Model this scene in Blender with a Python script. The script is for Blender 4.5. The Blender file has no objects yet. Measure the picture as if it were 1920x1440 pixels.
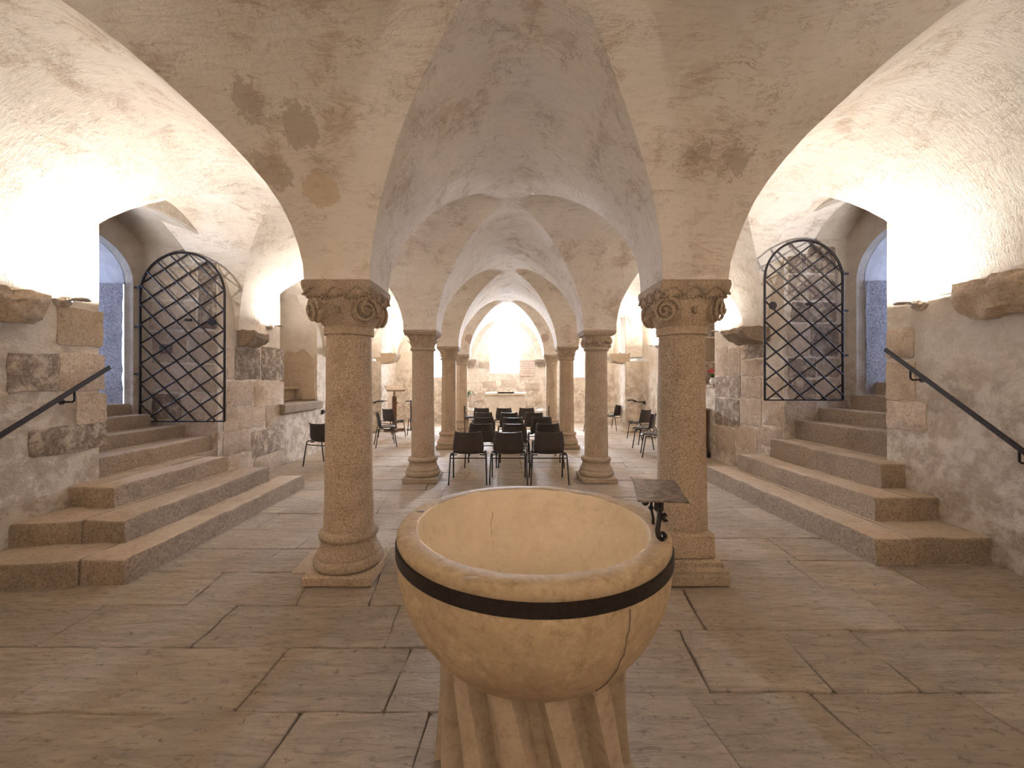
import bpy, bmesh, math, random
from mathutils import Vector, Matrix, noise
from mathutils.geometry import tessellate_polygon

random.seed(7)
S = bpy.context.scene
COL = S.collection
PI = math.pi

# ------------------------------------------------------------------ camera, world, exposure
EYE = 1.55
F = 747.0
VX, VY = 944.0, 712.0
cam = bpy.data.cameras.new('camera')
cam.sensor_width = 36.0
cam.lens = F / 1920 * 36
cam.shift_x = (960 - VX) / 1920
cam.shift_y = -(720 - VY) / 1920
cam.clip_start = 0.05
cam.clip_end = 100
camo = bpy.data.objects.new('camera', cam)
COL.objects.link(camo)
camo.location = (0, 0, EYE)
camo.rotation_euler = (PI / 2, 0, 0)
S.camera = camo

S.view_settings.view_transform = 'Standard'
S.view_settings.look = 'None'
S.view_settings.gamma = 1
S.view_settings.use_curve_mapping = False
S.view_settings.exposure = 2.72
S.cycles.use_denoising = True
S.cycles.max_bounces = 10
S.cycles.diffuse_bounces = 6
S.cycles.sample_clamp_indirect = 6

w = bpy.data.worlds.new('World')
S.world = w
w.use_nodes = True
w.node_tree.nodes['Background'].inputs[0].default_value = (0.62, 0.76, 1.0, 1)
w.node_tree.nodes['Background'].inputs[1].default_value = 0.5

LAMP_W = 8.8          # wall up-lighters
REAR_W = 6.2          # unseen ones added behind the viewpoint to light the foreground
LAMP_C = (1.0, 0.945, 0.885)
DAY_C = (0.60, 0.74, 1.0)


def area_light(name, loc, direction, sx, sy, power, color):
    l = bpy.data.lights.new(name, 'AREA')
    l.shape = 'RECTANGLE'
    l.size = sx
    l.size_y = sy
    l.energy = power
    l.color = color
    o = bpy.data.objects.new(name, l)
    COL.objects.link(o)
    o.location = loc
    o.rotation_euler = Vector(direction).to_track_quat('-Z', 'Y').to_euler()
    return o


# daylight standing in the openings: the two stair passages and the three far windows
area_light('daylight', (-6.9, 4.75, 2.55), (1, 0.02, -0.22), 1.0, 1.2, 5.4, (0.42, 0.58, 1.0))
area_light('daylight', (7.0, 5.05, 2.8), (-1, 0.02, -0.25), 1.0, 1.2, 5.4, (0.42, 0.58, 1.0))
area_light('daylight', (0.1, 15.75, 2.8), (0, -1, -0.15), 0.7, 1.5, 190, (0.80, 0.88, 1.0))
area_light('daylight', (-2.65, 15.75, 2.4), (0, -1, -0.15), 0.6, 1.2, 90, (0.72, 0.83, 1.0))
area_light('daylight', (2.62, 15.75, 2.4), (0, -1, -0.15), 0.6, 1.2, 90, (0.72, 0.83, 1.0))


# ------------------------------------------------------------------ helpers
def px_x(px, Y):
    return (px - VX) * Y / F


def px_z(py, Y):
    return EYE - (py - VY) * Y / F


def nz(p, sc=1.0, seed=0.0):
    return noise.noise(Vector((p[0] * sc + seed, p[1] * sc + seed * 0.7, p[2] * sc - seed)))


def tag(o, label=None, cat=None, group=None, kind=None):
    if label: o['label'] = label
    if cat: o['category'] = cat
    if group: o['group'] = group
    if kind: o['kind'] = kind
    return o


def empty(name, loc, rz=0, label=None, cat=None, group=None, kind=None):
    o = bpy.data.objects.new(name, None)
    COL.objects.link(o)
    o.empty_display_size = 0.1
    o.location = loc
    o.rotation_euler = (0, 0, rz)
    return tag(o, label, cat, group, kind)


def link(name, me, mat=None, parent=None, smooth=None, loc=None, rot=None):
    if mat is not None:
        me.materials.append(mat)
    o = bpy.data.objects.new(name, me)
    COL.objects.link(o)
    if parent is not None:
        o.parent = parent
    if smooth is not None:
        me.shade_smooth()
        me.set_sharp_from_angle(angle=math.radians(smooth))
    if loc is not None: o.location = loc
    if rot is not None: o.rotation_euler = rot
    return o


def fin(name, bm, mat, parent=None, smooth=None, loc=None, rot=None, normals=True):
    if normals:
        bmesh.ops.recalc_face_normals(bm, faces=bm.faces)
    me = bpy.data.meshes.new(name)
    bm.to_mesh(me)
    bm.free()
    return link(name, me, mat, parent, smooth, loc, rot)


def copy_tree(o, parent=None):
    c = o.copy()
    COL.objects.link(c)
    if parent is not None:
        c.parent = parent
    for ch in list(o.children):
        copy_tree(ch, c)
    return c


def add_box(bm, c, s, bev=0.0, rot=None, seg=1):
    r = bmesh.ops.create_cube(bm, size=1)
    vs = r['verts']
    bmesh.ops.scale(bm, vec=s, verts=vs)
    if bev > 0:
        es = list({e for v in vs for e in v.link_edges})
        rb = bmesh.ops.bevel(bm, geom=es, offset=bev, segments=seg, affect='EDGES', profile=0.6)
        vs = list({v for f in rb['faces'] for v in f.verts} | {v for v in vs if v.is_valid})
    if rot is not None:
        bmesh.ops.rotate(bm, cent=(0, 0, 0), matrix=rot, verts=vs)
    bmesh.ops.translate(bm, vec=c, verts=vs)
    return vs


def add_tube(bm, pts, r, n=8, cap=True, flat=1.0):
    """sweep a round (or flattened) section along a polyline"""
    pts = [Vector(p) for p in pts]
    rr = r if isinstance(r, (list, tuple)) else [r] * len(pts)
    rings = []
    up = Vector((0, 0, 1))
    t0 = (pts[1] - pts[0]).normalized()
    if abs(t0.dot(up)) > 0.95:
        up = Vector((1, 0, 0))
    side = t0.cross(up).normalized()
    for i, p in enumerate(pts):
        if i == 0: t = pts[1] - pts[0]
        elif i == len(pts) - 1: t = pts[-1] - pts[-2]
        else: t = (pts[i + 1] - pts[i]).normalized() + (pts[i] - pts[i - 1]).normalized()
        t.normalize()
        side = (side - t * side.dot(t)).normalized()
        nn = t.cross(side).normalized()
        rings.append([bm.verts.new(p + side * math.cos(2 * PI * k / n) * rr[i] + nn * math.sin(2 * PI * k / n) * rr[i] * flat) for k in range(n)])
    for a, b in zip(rings, rings[1:]):
        for k in range(n):
            bm.faces.new((a[k], a[(k + 1) % n], b[(k + 1) % n], b[k]))
    if cap:
        bm.faces.new(rings[0][::-1])
        bm.faces.new(rings[-1])


def add_lathe(bm, prof, n=32, sq=None, center=(0, 0), wob=0.0, close=True, seed=0.0):
    """prof: list (r, z); sq: optional list of 0..1 squareness per ring (0 round, 1 square of half width r)"""
    rings = []
    for i, (r, z) in enumerate(prof):
        q = sq[i] if sq else 0
        ring = []
        for k in range(n):
            a = 2 * PI * k / n
            c, s = math.cos(a), math.sin(a)
            rs = 1.0 / max(abs(c), abs(s))
            f = r * (1 + q * (rs - 1))
            if wob:
                f += wob * nz((c * 2, s * 2, z * 3), 1.3, seed)
            ring.append(bm.verts.new((center[0] + f * c, center[1] + f * s, z)))
        rings.append(ring)
    for a, b in zip(rings, rings[1:]):
        for k in range(n):
            bm.faces.new((a[k], a[(k + 1) % n], b[(k + 1) % n], b[k]))
    if close:
        bm.faces.new(rings[0][::-1])
        bm.faces.new(rings[-1])
    return rings


def rough_poly(pts, jit, step=0.25, rnd=0.02):
    """resample a polygon outline with small jitter and softened corners"""
    out = []
    n = len(pts)
    for i in range(n):
        a = Vector(pts[i]); b = Vector(pts[(i + 1) % n])
        L = (b - a).length
        if L < 1e-6: continue
        t = (b - a) / L
        c = min(rnd, L * 0.3)
        m = max(1, int(L / step))
        for k in range(m + 1):
            s = c + (L - 2 * c) * k / m
            p = a + t * s
            out.append((p.x + random.uniform(-jit, jit), p.y + random.uniform(-jit, jit)))
    return out


def add_slab(bm, pts, fn, h0, h1, bev=0.008, uneven=0.0):
    """prism of an outline: fn(u, v, h) -> world; h0 hidden side, h1 the face, chamfered towards h1"""
    n = len(pts)
    cx = sum(p[0] for p in pts) / n
    cy = sum(p[1] for p in pts) / n
    def ins(p, d):
        v = Vector((p[0] - cx, p[1] - cy))
        L = v.length
        return (p[0] - v.x / L * d, p[1] - v.y / L * d)
    sgn = 1 if h1 > h0 else -1
    A = [bm.verts.new(fn(p[0], p[1], h0)) for p in pts]
    B = [bm.verts.new(fn(p[0], p[1], h1 - sgn * bev)) for p in pts]
    Cc = []
    for p in pts:
        q = ins(p, bev)
        Cc.append(bm.verts.new(fn(q[0], q[1], h1 + random.uniform(-uneven, uneven))))
    for X, Y in ((A, B), (B, Cc)):
        for k in range(n):
            bm.faces.new((X[k], X[(k + 1) % n], Y[(k + 1) % n], Y[k]))
    c = bm.verts.new(fn(cx, cy, h1 + random.uniform(-uneven, uneven)))
    for k in range(n):
        bm.faces.new((Cc[k], Cc[(k + 1) % n], c))


# ------------------------------------------------------------------ materials
class NT:
    def __init__(self, name):
        self.m = bpy.data.materials.new(name)
        self.m.use_nodes = True
        self.t = self.m.node_tree
        self.b = self.t.nodes['Principled BSDF']
        self.b.inputs['Specular IOR Level'].default_value = 0.3
        g = self.t.nodes.new('ShaderNodeNewGeometry')
        self.pos = g.outputs['Position']

    def n(self, typ, **kw):
        nd = self.t.nodes.new(typ)
        for k, v in kw.items():
            setattr(nd, k, v)
        return nd

    def l(self, a, b):
        self.t.links.new(a, b)

    def inp(self, nd, key, v):
        if isinstance(v, (int, float)):
            nd.inputs[key].default_value = v
        elif isinstance(v, (tuple, list)):
            nd.inputs[key].default_value = tuple(v) + ((1,) if len(v) == 3 and len(nd.inputs[key].default_value) == 4 else ())
        else:
            self.l(v, nd.inputs[key])

    def mapping(self, vec, scale=(1, 1, 1), rot=(0, 0, 0), loc=(0, 0, 0)):
        nd = self.n('ShaderNodeMapping')
        self.inp(nd, 'Vector', vec)
        self.inp(nd, 'Scale', scale)
        self.inp(nd, 'Rotation', rot)
        self.inp(nd, 'Location', loc)
        return nd.outputs[0]

    def noise(self, sc, det=6, rough=0.6, dist=0.0, vec=None):
        nd = self.n('ShaderNodeTexNoise')
        self.inp(nd, 'Vector', vec if vec is not None else self.pos)
        self.inp(nd, 'Scale', sc)
        self.inp(nd, 'Detail', det)
        self.inp(nd, 'Roughness', rough)
        self.inp(nd, 'Distortion', dist)
        return nd.outputs[0]

    def ramp(self, v, a, b, c0=0.0, c1=1.0):
        nd = self.n('ShaderNodeMapRange', interpolation_type='SMOOTHSTEP')
        self.inp(nd, 'Value', v)
        self.inp(nd, 'From Min', a)
        self.inp(nd, 'From Max', b)
        self.inp(nd, 'To Min', c0)
        self.inp(nd, 'To Max', c1)
        return nd.outputs[0]

    def math(self, op, a, b=0.0, clamp=False):
        nd = self.n('ShaderNodeMath', operation=op, use_clamp=clamp)
        self.inp(nd, 0, a)
        self.inp(nd, 1, b)
        return nd.outputs[0]

    def mix(self, f, a, b, mode='MIX'):
        nd = self.n('ShaderNodeMix', data_type='RGBA', blend_type=mode)
        self.inp(nd, 'Factor', f)
        self.inp(nd, 6, a)
        self.inp(nd, 7, b)
        return nd.outputs[2]

    def bump(self, h, strength=0.4, dist=0.01, prev=None):
        nd = self.n('ShaderNodeBump')
        self.inp(nd, 'Height', h)
        self.inp(nd, 'Strength', strength)
        self.inp(nd, 'Distance', dist)
        if prev is not None:
            self.l(prev, nd.inputs['Normal'])
        return nd.outputs[0]

    def out(self, col=None, rough=0.9, nrm=None, metal=0.0, spec=None):
        if col is not None: self.inp(self.b, 'Base Color', col)
        self.inp(self.b, 'Roughness', rough)
        self.inp(self.b, 'Metallic', metal)
        if spec is not None: self.inp(self.b, 'Specular IOR Level', spec)
        if nrm is not None: self.l(nrm, self.b.inputs['Normal'])
        return self.m

    def xyz(self):
        nd = self.n('ShaderNodeSeparateXYZ')
        self.l(self.pos, nd.inputs[0])
        return nd.outputs

    def rand(self):
        return self.n('ShaderNodeObjectInfo').outputs['Random']

    def blob(self, p, r, amp, n):
        """soft mask around a place on the surface, its outline broken by noise n"""
        nd = self.n('ShaderNodeVectorMath', operation='DISTANCE')
        self.l(self.pos, nd.inputs[0])
        nd.inputs[1].default_value = p
        d = self.math('ADD', nd.outputs['Value'], self.math('MULTIPLY', self.math('SUBTRACT', n, 0.5), amp))
        return self.ramp(d, r, r * 0.86)


def mat_vault():
    N = NT('vault_plaster')
    big = N.noise(0.75, 3, 0.55, 0.4)
    mid = N.noise(3.2, 9, 0.70, 0.45)
    fine = N.noise(22, 8, 0.7, 0.6)
    streak = N.noise(5.0, 8, 0.74, 1.1, vec=N.mapping(N.pos, (0.55, 1.6, 2.2)))
    brush = N.noise(9, 7, 0.7, 0.7, vec=N.mapping(N.pos, (0.8, 6.0, 1.2), (0.2, 0.1, 0.5)))
    col = N.mix(N.ramp(big, 0.35, 0.68), (0.85, 0.785, 0.70), (0.77, 0.69, 0.595))
    worn = N.math('MULTIPLY', N.ramp(mid, 0.50, 0.66), N.ramp(big, 0.40, 0.60))
    col = N.mix(N.math('MULTIPLY', worn, 0.7), col, (0.52, 0.405, 0.30))
    scr = N.ramp(N.math('ABSOLUTE', N.math('SUBTRACT', streak, 0.52)), 0.022, 0.0)
    scr = N.math('MULTIPLY', scr, N.ramp(mid, 0.40, 0.60))
    col = N.mix(N.math('MULTIPLY', scr, 0.75), col, (0.36, 0.26, 0.18))
    col = N.mix(N.math('MULTIPLY', N.ramp(brush, 0.50, 0.72), 0.42), col, (0.52, 0.42, 0.32))
    col = N.mix(N.math('MULTIPLY', N.ramp(fine, 0.63, 0.74), 0.45), col, (0.38, 0.28, 0.2))
    # bare and repaired patches of the two near springings
    for p, r, amp, c, f in VAULT_PATCHES:
        col = N.mix(N.math('MULTIPLY', N.blob(p, r, amp, N.math('ADD', N.math('MULTIPLY', mid, 0.55), N.math('MULTIPLY', fine, 0.45))), f), col, c)
    h = N.math('ADD', N.math('MULTIPLY', mid, 0.9), N.math('MULTIPLY', fine, 0.25))
    h = N.math('ADD', h, N.math('MULTIPLY', brush, 0.35))
    nb = N.bump(h, 0.8, 0.045)
    nb = N.bump(scr, -0.5, 0.006, nb)
    return N.out(col, 0.92, nb, spec=0.15)


def mat_wall():
    N = NT('wall_plaster')
    z = N.xyz()[2]
    big = N.noise(1.3, 4, 0.6, 0.5)
    mid = N.noise(4.5, 10, 0.74, 0.25)
    fine = N.noise(26, 8, 0.72, 0.4)
    low = N.ramp(N.math('ADD', z, N.math('MULTIPLY', N.math('SUBTRACT', big, 0.5), 1.6)), 2.3, 1.0)
    col = N.mix(N.ramp(mid, 0.35, 0.7), (0.80, 0.72, 0.62), (0.68, 0.59, 0.485))
    grime = N.math('MULTIPLY', N.ramp(mid, 0.42, 0.60), low)
    col = N.mix(N.math('MULTIPLY', grime, 0.65), col, (0.42, 0.32, 0.235))
    dark = N.math('MULTIPLY', N.ramp(N.noise(6.5, 10, 0.78, 0.3), 0.55, 0.66), low)
    col = N.mix(N.math('MULTIPLY', dark, 0.45), col, (0.22, 0.16, 0.12))
    col = N.mix(N.math('MULTIPLY', N.ramp(fine, 0.60, 0.72), N.math('ADD', 0.15, N.math('MULTIPLY', low, 0.5))), col, (0.22, 0.16, 0.11))
    h = N.math('ADD', N.math('MULTIPLY', mid, 1.0), N.math('MULTIPLY', fine, 0.35))
    h = N.math('ADD', h, N.math('MULTIPLY', grime, -0.25))
    return N.out(col, 0.95, N.bump(h, 0.9, 0.07), spec=0.12)


def mat_stone(name, dark, mid_c, light, sc=75, contrast=1.0, tint=0.25, bumpd=0.012, stain=None, rough=0.9):
    N = NT(name)
    a = N.noise(sc, 4, 0.8, 0.0)
    b = N.noise(sc * 0.45, 5, 0.7, 0.3)
    big = N.noise(2.6, 8, 0.7, 0.3)
    col = N.mix(N.ramp(a, 0.5 - 0.14 / contrast, 0.5 + 0.02), dark, mid_c)
    col = N.mix(N.ramp(a, 0.53, 0.53 + 0.15 / contrast), col, light)
    col = N.mix(N.math('MULTIPLY', N.ramp(b, 0.52, 0.70), 0.5), col, dark)
    col = N.mix(N.math('MULTIPLY', N.ramp(big, 0.45, 0.70), 0.42), col, dark)
    if stain:
        col = N.mix(N.math('MULTIPLY', N.ramp(N.noise(8, 10, 0.80, 0.25), 0.46, 0.60), 0.8), col, stain)
    v = N.ramp(N.rand(), 0.0, 1.0, 1.0 - tint, 1.0 + tint)
    hs = N.n('ShaderNodeHueSaturation')
    N.inp(hs, 'Value', v)
    N.inp(hs, 'Color', col)
    h = N.math('ADD', N.math('MULTIPLY', a, 0.35), N.math('MULTIPLY', N.noise(14, 8, 0.7, 0.8), 1.0))
    return N.out(hs.outputs[0], rough, N.bump(h, 0.6, bumpd), spec=0.2)


def mat_floor():
    N = NT('floor_stone')
    rnd = N.rand()
    ang = N.math('MULTIPLY', N.math('POWER', rnd, 6), 1.0)
    cmb = N.n('ShaderNodeCombineXYZ')
    N.inp(cmb, 2, ang)
    vec = N.mapping(N.pos, (0.9, 5.0, 1.0), cmb.outputs[0])
    st = N.noise(2.6, 10, 0.68, 0.9, vec=vec)
    st2 = N.noise(9.0, 8, 0.7, 0.5, vec=vec)
    pit = N.noise(20, 9, 0.75, 0.4)
    big = N.noise(0.9, 4, 0.6, 0.5)
    col = N.mix(N.ramp(st, 0.33, 0.66), (0.48, 0.385, 0.29), (0.64, 0.525, 0.405))
    col = N.mix(N.math('MULTIPLY', N.ramp(st2, 0.52, 0.66), 0.6), col, (0.27, 0.20, 0.145))
    col = N.mix(N.math('MULTIPLY', N.ramp(pit, 0.56, 0.66), 0.75), col, (0.22, 0.16, 0.115))
    col = N.mix(N.math('MULTIPLY', N.ramp(big, 0.42, 0.62), 0.25), col, (0.36, 0.27, 0.19))
    hs = N.n('ShaderNodeHueSaturation')
    N.inp(hs, 'Value', N.ramp(rnd, 0, 1, 0.93, 1.07))
    N.inp(hs, 'Color', col)
    h = N.math('ADD', N.math('MULTIPLY', st, 1.0), N.math('MULTIPLY', st2, 0.5))
    h = N.math('ADD', h, N.math('MULTIPLY', pit, 0.35))
    return N.out(hs.outputs[0], N.ramp(st2, 0.3, 0.7, 0.52, 0.75), N.bump(h, 1.0, 0.055), spec=0.35)


def mat_plain(name, col, rough=0.6, metal=0.0, var=0.12, sc=30, bumpd=0.0, spec=0.3):
    N = NT(name)
    n = N.noise(sc, 6, 0.65, 0.2)
    c = N.mix(N.ramp(n, 0.35, 0.7), tuple(x * (1 - var) for x in col), tuple(min(1, x * (1 + var)) for x in col))
    return N.out(c, rough, N.bump(n, 0.4, bumpd) if bumpd else None, metal, spec)


def mat_emit(name, col, strength):
    N = NT(name)
    N.inp(N.b, 'Base Color', col)
    N.inp(N.b, 'Emission Color', col)
    N.inp(N.b, 'Emission Strength', strength)
    return N.m


def mat_glass():
    m = bpy.data.materials.new('window_glass')
    m.use_nodes = True
    t = m.node_tree
    t.nodes.clear()
    o = t.nodes.new('ShaderNodeOutputMaterial')
    mx = t.nodes.new('ShaderNodeMixShader')
    tr = t.nodes.new('ShaderNodeBsdfTransparent')
    tr.inputs[0].default_value = (0.93, 0.96, 1, 1)
    gl = t.nodes.new('ShaderNodeBsdfGlossy')
    gl.inputs['Roughness'].default_value = 0.1
    mx.inputs[0].default_value = 0.06
    t.links.new(tr.outputs[0], mx.inputs[1])
    t.links.new(gl.outputs[0], mx.inputs[2])
    t.links.new(mx.outputs[0], o.inputs[0])
    return m


# vault profile --------------------------------------------------
ZB, ZC = 2.29, 3.67
RISE = ZC - ZB
PEX = 1.22
def prof(t):
    t = min(1.0, abs(t))
    u = (math.sqrt(t * t + 0.04) - 0.2) / (math.sqrt(1.04) - 0.2)
    return math.sqrt(max(0.0, 1 - u ** PEX))
CX = [-1.25, 1.44]
CY = [0.28, 3.23, 6.19, 9.13, 12.03]
Y_BACK, Y_FAR = -2.8, 14.92
A = 0.245
XL, XR = -4.0, 4.12


def on_springing(px, py):
    """place on the web above a near capital that lies in the given direction from the eye"""
    best = None
    for i in range(400):
        Y = 1.76 + 1.225 * i / 400
        t = (Y - 1.755) / 1.23
        z = ZB + RISE * prof(t)
        e = abs(px_z(py, Y) - z)
        if best is None or e < best[0]:
            best = (e, Y, z)
    return (px_x(px, best[1]), best[1], best[2])


VAULT_PATCHES = [
    (on_springing(600, 355), 0.13, 0.35, (0.55, 0.39, 0.21), 0.5),
    (on_springing(505, 318), 0.13, 0.50, (0.36, 0.27, 0.19), 0.5),
    (on_springing(470, 190), 0.12, 0.65, (0.36, 0.27, 0.19), 0.5),
    (on_springing(560, 235), 0.13, 0.80, (0.34, 0.25, 0.17), 0.5),
    (on_springing(1310, 290), 0.13, 0.9, (0.33, 0.24, 0.17), 0.5),
    (on_springing(1375, 292), 0.12, 0.9, (0.33, 0.24, 0.17), 0.5),
    ((-1.0, 11.62, 2.72), 0.16, 0.25, (0.42, 0.27, 0.2), 0.7),
    ((1.22, 11.62, 2.75), 0.16, 0.25, (0.42, 0.27, 0.2), 0.7),
]

M = {}
M['vault'] = mat_vault()
M['wall'] = mat_wall()
M['granite'] = mat_stone('brown_granite', (0.19, 0.135, 0.09), (0.47, 0.365, 0.265), (0.72, 0.60, 0.46), 105, 1.0, 0.06, 0.01)
M['carved'] = mat_stone('carved_granite', (0.19, 0.135, 0.09), (0.46, 0.36, 0.26), (0.64, 0.52, 0.40), 95, 0.8, 0.06, 0.012)
M['sand'] = mat_stone('pale_sandstone', (0.30, 0.22, 0.15), (0.50, 0.40, 0.295), (0.62, 0.52, 0.40), 45, 0.7, 0.08, 0.012)
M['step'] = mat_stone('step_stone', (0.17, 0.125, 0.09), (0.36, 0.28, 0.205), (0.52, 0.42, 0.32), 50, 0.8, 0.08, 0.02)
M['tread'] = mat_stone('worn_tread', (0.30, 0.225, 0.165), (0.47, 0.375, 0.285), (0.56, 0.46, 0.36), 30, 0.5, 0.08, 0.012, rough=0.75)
M['ashlar'] = mat_stone('wall_ashlar', (0.30, 0.22, 0.16), (0.60, 0.50, 0.40), (0.74, 0.64, 0.53), 40, 0.7, 0.10, 0.03, stain=(0.44, 0.34, 0.26))
M['ashlar_dark'] = mat_stone('dark_ashlar', (0.13, 0.095, 0.075), (0.28, 0.215, 0.17), (0.50, 0.41, 0.33), 42, 0.8, 0.15, 0.03, stain=(0.58, 0.49, 0.39))
M['rubble'] = mat_stone('blue_grey_rubble', (0.2, 0.18, 0.19), (0.40, 0.37, 0.38), (0.56, 0.53, 0.54), 38, 1.0, 0.05, 0.05)
M['floor'] = mat_floor()
M['mortar'] = mat_plain('floor_mortar', (0.26, 0.195, 0.14), 0.95, 0, 0.25, 12, 0.01)
M['font'] = mat_stone('font_limestone', (0.62, 0.50, 0.36), (0.74, 0.62, 0.465), (0.82, 0.71, 0.56), 16, 0.5, 0.0, 0.006, rough=0.7)
M['font_rim'] = mat_stone('font_soiled_shaded_limestone', (0.30, 0.21, 0.125), (0.45, 0.335, 0.21), (0.62, 0.49, 0.34), 22, 0.6, 0.0, 0.008, rough=0.65)  # rim dirt, and the bowl's outer shade put into the colour
M['pedestal'] = mat_stone('pedestal_marble', (0.26, 0.185, 0.12), (0.42, 0.325, 0.23), (0.52, 0.41, 0.30), 20, 0.5, 0.0, 0.01, rough=0.7)
M['iron'] = mat_plain('black_iron', (0.032, 0.024, 0.022), 0.45, 0.6, 0.3, 60, 0.003, 0.5)
M['plate'] = mat_plain('weathered_iron_plate_and_hole_shade', (0.17, 0.125, 0.10), 0.4, 0.5, 0.65, 28, 0.004, 0.5)
M['chair'] = mat_plain('dark_brown_plastic', (0.042, 0.032, 0.028), 0.42, 0, 0.12, 18, 0.001, 0.5)
M['leg'] = mat_plain('dark_painted_steel', (0.03, 0.024, 0.022), 0.35, 0.4, 0.1, 40, 0, 0.5)
M['chrome'] = mat_plain('brushed_chrome', (0.62, 0.58, 0.54), 0.25, 1.0, 0.06, 40, 0, 0.5)
M['wood'] = mat_plain('dark_wood', (0.13, 0.06, 0.035), 0.5, 0, 0.35, 14, 0.002)
M['woodtop'] = mat_plain('brown_wood', (0.36, 0.26, 0.18), 0.45, 0, 0.2, 14, 0.002)
M['linen'] = mat_plain('white_linen', (0.85, 0.83, 0.80), 0.9, 0, 0.04, 12)
M['altar'] = mat_plain('altar_limestone', (0.66, 0.58, 0.48), 0.85, 0, 0.1, 5, 0.004)
M['plaque'] = mat_plain('plaque_stone', (0.60, 0.48, 0.40), 0.85, 0, 0.12, 8, 0.004)
M['inkline'] = mat_plain('carved_letters', (0.20, 0.15, 0.13), 0.9, 0, 0.2, 30)
M['leaf'] = mat_plain('green_leaf', (0.06, 0.13, 0.05), 0.5, 0, 0.3, 20)
M['petal'] = mat_plain('red_petal', (0.50, 0.05, 0.07), 0.6, 0, 0.4, 40)
M['white'] = mat_plain('white_glaze', (0.78, 0.74, 0.68), 0.3, 0, 0.04, 20)
M['lead'] = mat_plain('window_lead', (0.20, 0.22, 0.28), 0.6, 0.3, 0.1, 30)
M['pwall'] = mat_plain('pale_passage_plaster', (0.66, 0.64, 0.64), 0.95, 0, 0.1, 6, 0.01)
M['bulb'] = mat_emit('lamp_glow', (1.0, 0.86, 0.66), 30.0)
M['glass'] = mat_glass()


# ------------------------------------------------------------------ vault (ceiling)
def axis(c0, c1, first, last, n=22):
    """list of (coordinate, t) where t is the place across a bay (-1..1) or None over a springing strip"""
    return None


def lines_x(n):
    xs = []
    def span(a, b):
        m, h = (a + b) / 2, (b - a) / 2
        for i in range(n + 1):
            s = math.sin(PI / 2 * (-1 + 2 * i / n))
            xs.append((m + h * s, s, True))
    def strip(a, b, k=3):
        for i in range(1, k):
            xs.append((a + (b - a) * i / k, 1.0, False))
    xs.append((-4.35, 1.0, False))
    strip(-4.35, -3.95)
    span(-3.95, CX[0] - A)
    strip(CX[0] - A, CX[0] + A)
    span(CX[0] + A, CX[1] - A)
    strip(CX[1] - A, CX[1] + A)
    span(CX[1] + A, 4.06)
    strip(4.06, 4.45)
    xs.append((4.45, 1.0, False))
    return xs


def lines_y(n):
    ys = []
    def span(a, b):
        m, h = (a + b) / 2, (b - a) / 2
        for i in range(n + 1):
            s = math.sin(PI / 2 * (-1 + 2 * i / n))
            ys.append((m + h * s, s, True))
    def strip(a, b, k=3):
        for i in range(1, k):
            ys.append((a + (b - a) * i / k, 1.0, False))
    ys.append((Y_BACK - 0.2, 1.0, False))
    prev = Y_BACK + 0.15
    for c in CY:
        span(prev, c - A)
        strip(c - A, c + A)
        prev = c + A
    span(prev, 14.68)
    ys.append((14.8, 1.0, False))
    ys.append((15.1, 1.0, False))
    return ys


def vault_point(x, y, hx, hy):
    if CY[0] < y < CY[1] - A:
        # over the first bay the cross vault dies out towards the side walls
        e = max((-2.35 - x) / 0.9, (x - 2.55) / 0.9, 0.0)
        hy *= 1 - min(1.0, e) ** 2 * (3 - 2 * min(1.0, e))
    z = ZB + RISE * max(hx, hy)
    if x > CX[1] + A:
        s = (x - CX[1] - A) / 2.44
        y = y + 0.29 * s
        z = ZB + (z - ZB) * (1 + 0.10 * s) + 0.05 * s
    if z > ZB + 0.02:
        q = Vector((x, y, z))
        d = noise.noise_vector(q * 0.9) * 0.022 + noise.noise_vector(q * 2.7) * 0.010
        k = min(1.0, (z - ZB) / 0.35)
        x += d.x * k; y += d.y * k; z += d.z * k
    return (x, y, z)


def build_vault():
    n = 28
    xs, ys = lines_x(n), lines_y(n)
    bm = bmesh.new()
    V = []
    for (y, ty, iy) in ys:
        row = []
        for (x, tx, ix) in xs:
            row.append(bm.verts.new(vault_point(x, y, prof(tx) if ix else 0.0, prof(ty) if iy else 0.0)))
        V.append(row)
    for j in range(len(ys) - 1):
        for i in range(len(xs) - 1):
            a, b, c, d = V[j][i], V[j][i + 1], V[j + 1][i + 1], V[j + 1][i]
            tx = (xs[i][1] + xs[i + 1][1])
            ty = (ys[j][1] + ys[j + 1][1])
            if tx * ty >= 0:
                bm.faces.new((a, c, b)); bm.faces.new((a, d, c))
            else:
                bm.faces.new((a, d, b)); bm.faces.new((b, d, c))
    o = fin('ceiling', bm, M['vault'], smooth=24, normals=False)
    tag(o, 'plastered groin vault of cream worn plaster over the whole crypt', None, None, 'structure')
    # solid backing over the vault so that no sky shines through
    bm = bmesh.new()
    add_box(bm, (0.05, 6.0, 4.45), (11.5, 20, 0.15))
    o = fin('ceiling_slab', bm, M['mortar'])
    tag(o, None, None, None, 'structure')


build_vault()


# ------------------------------------------------------------------ walls
def arch_pts(a0, a1, zb, zs, zc, n=18, ex=2.0, q=0.5):
    """outline: bottom near, up the jamb, over the arch, down the far jamb"""
    pts = [(a0, zb)]
    m, h = (a0 + a1) / 2, (a1 - a0) / 2
    for i in range(n + 1):
        s = math.sin(PI / 2 * (-1 + 2 * i / n))
        pts.append((m + h * s, zs + (zc - zs) * max(0, 1 - abs(s) ** ex) ** q))
    pts.append((a1, zb))
    return pts


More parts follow.
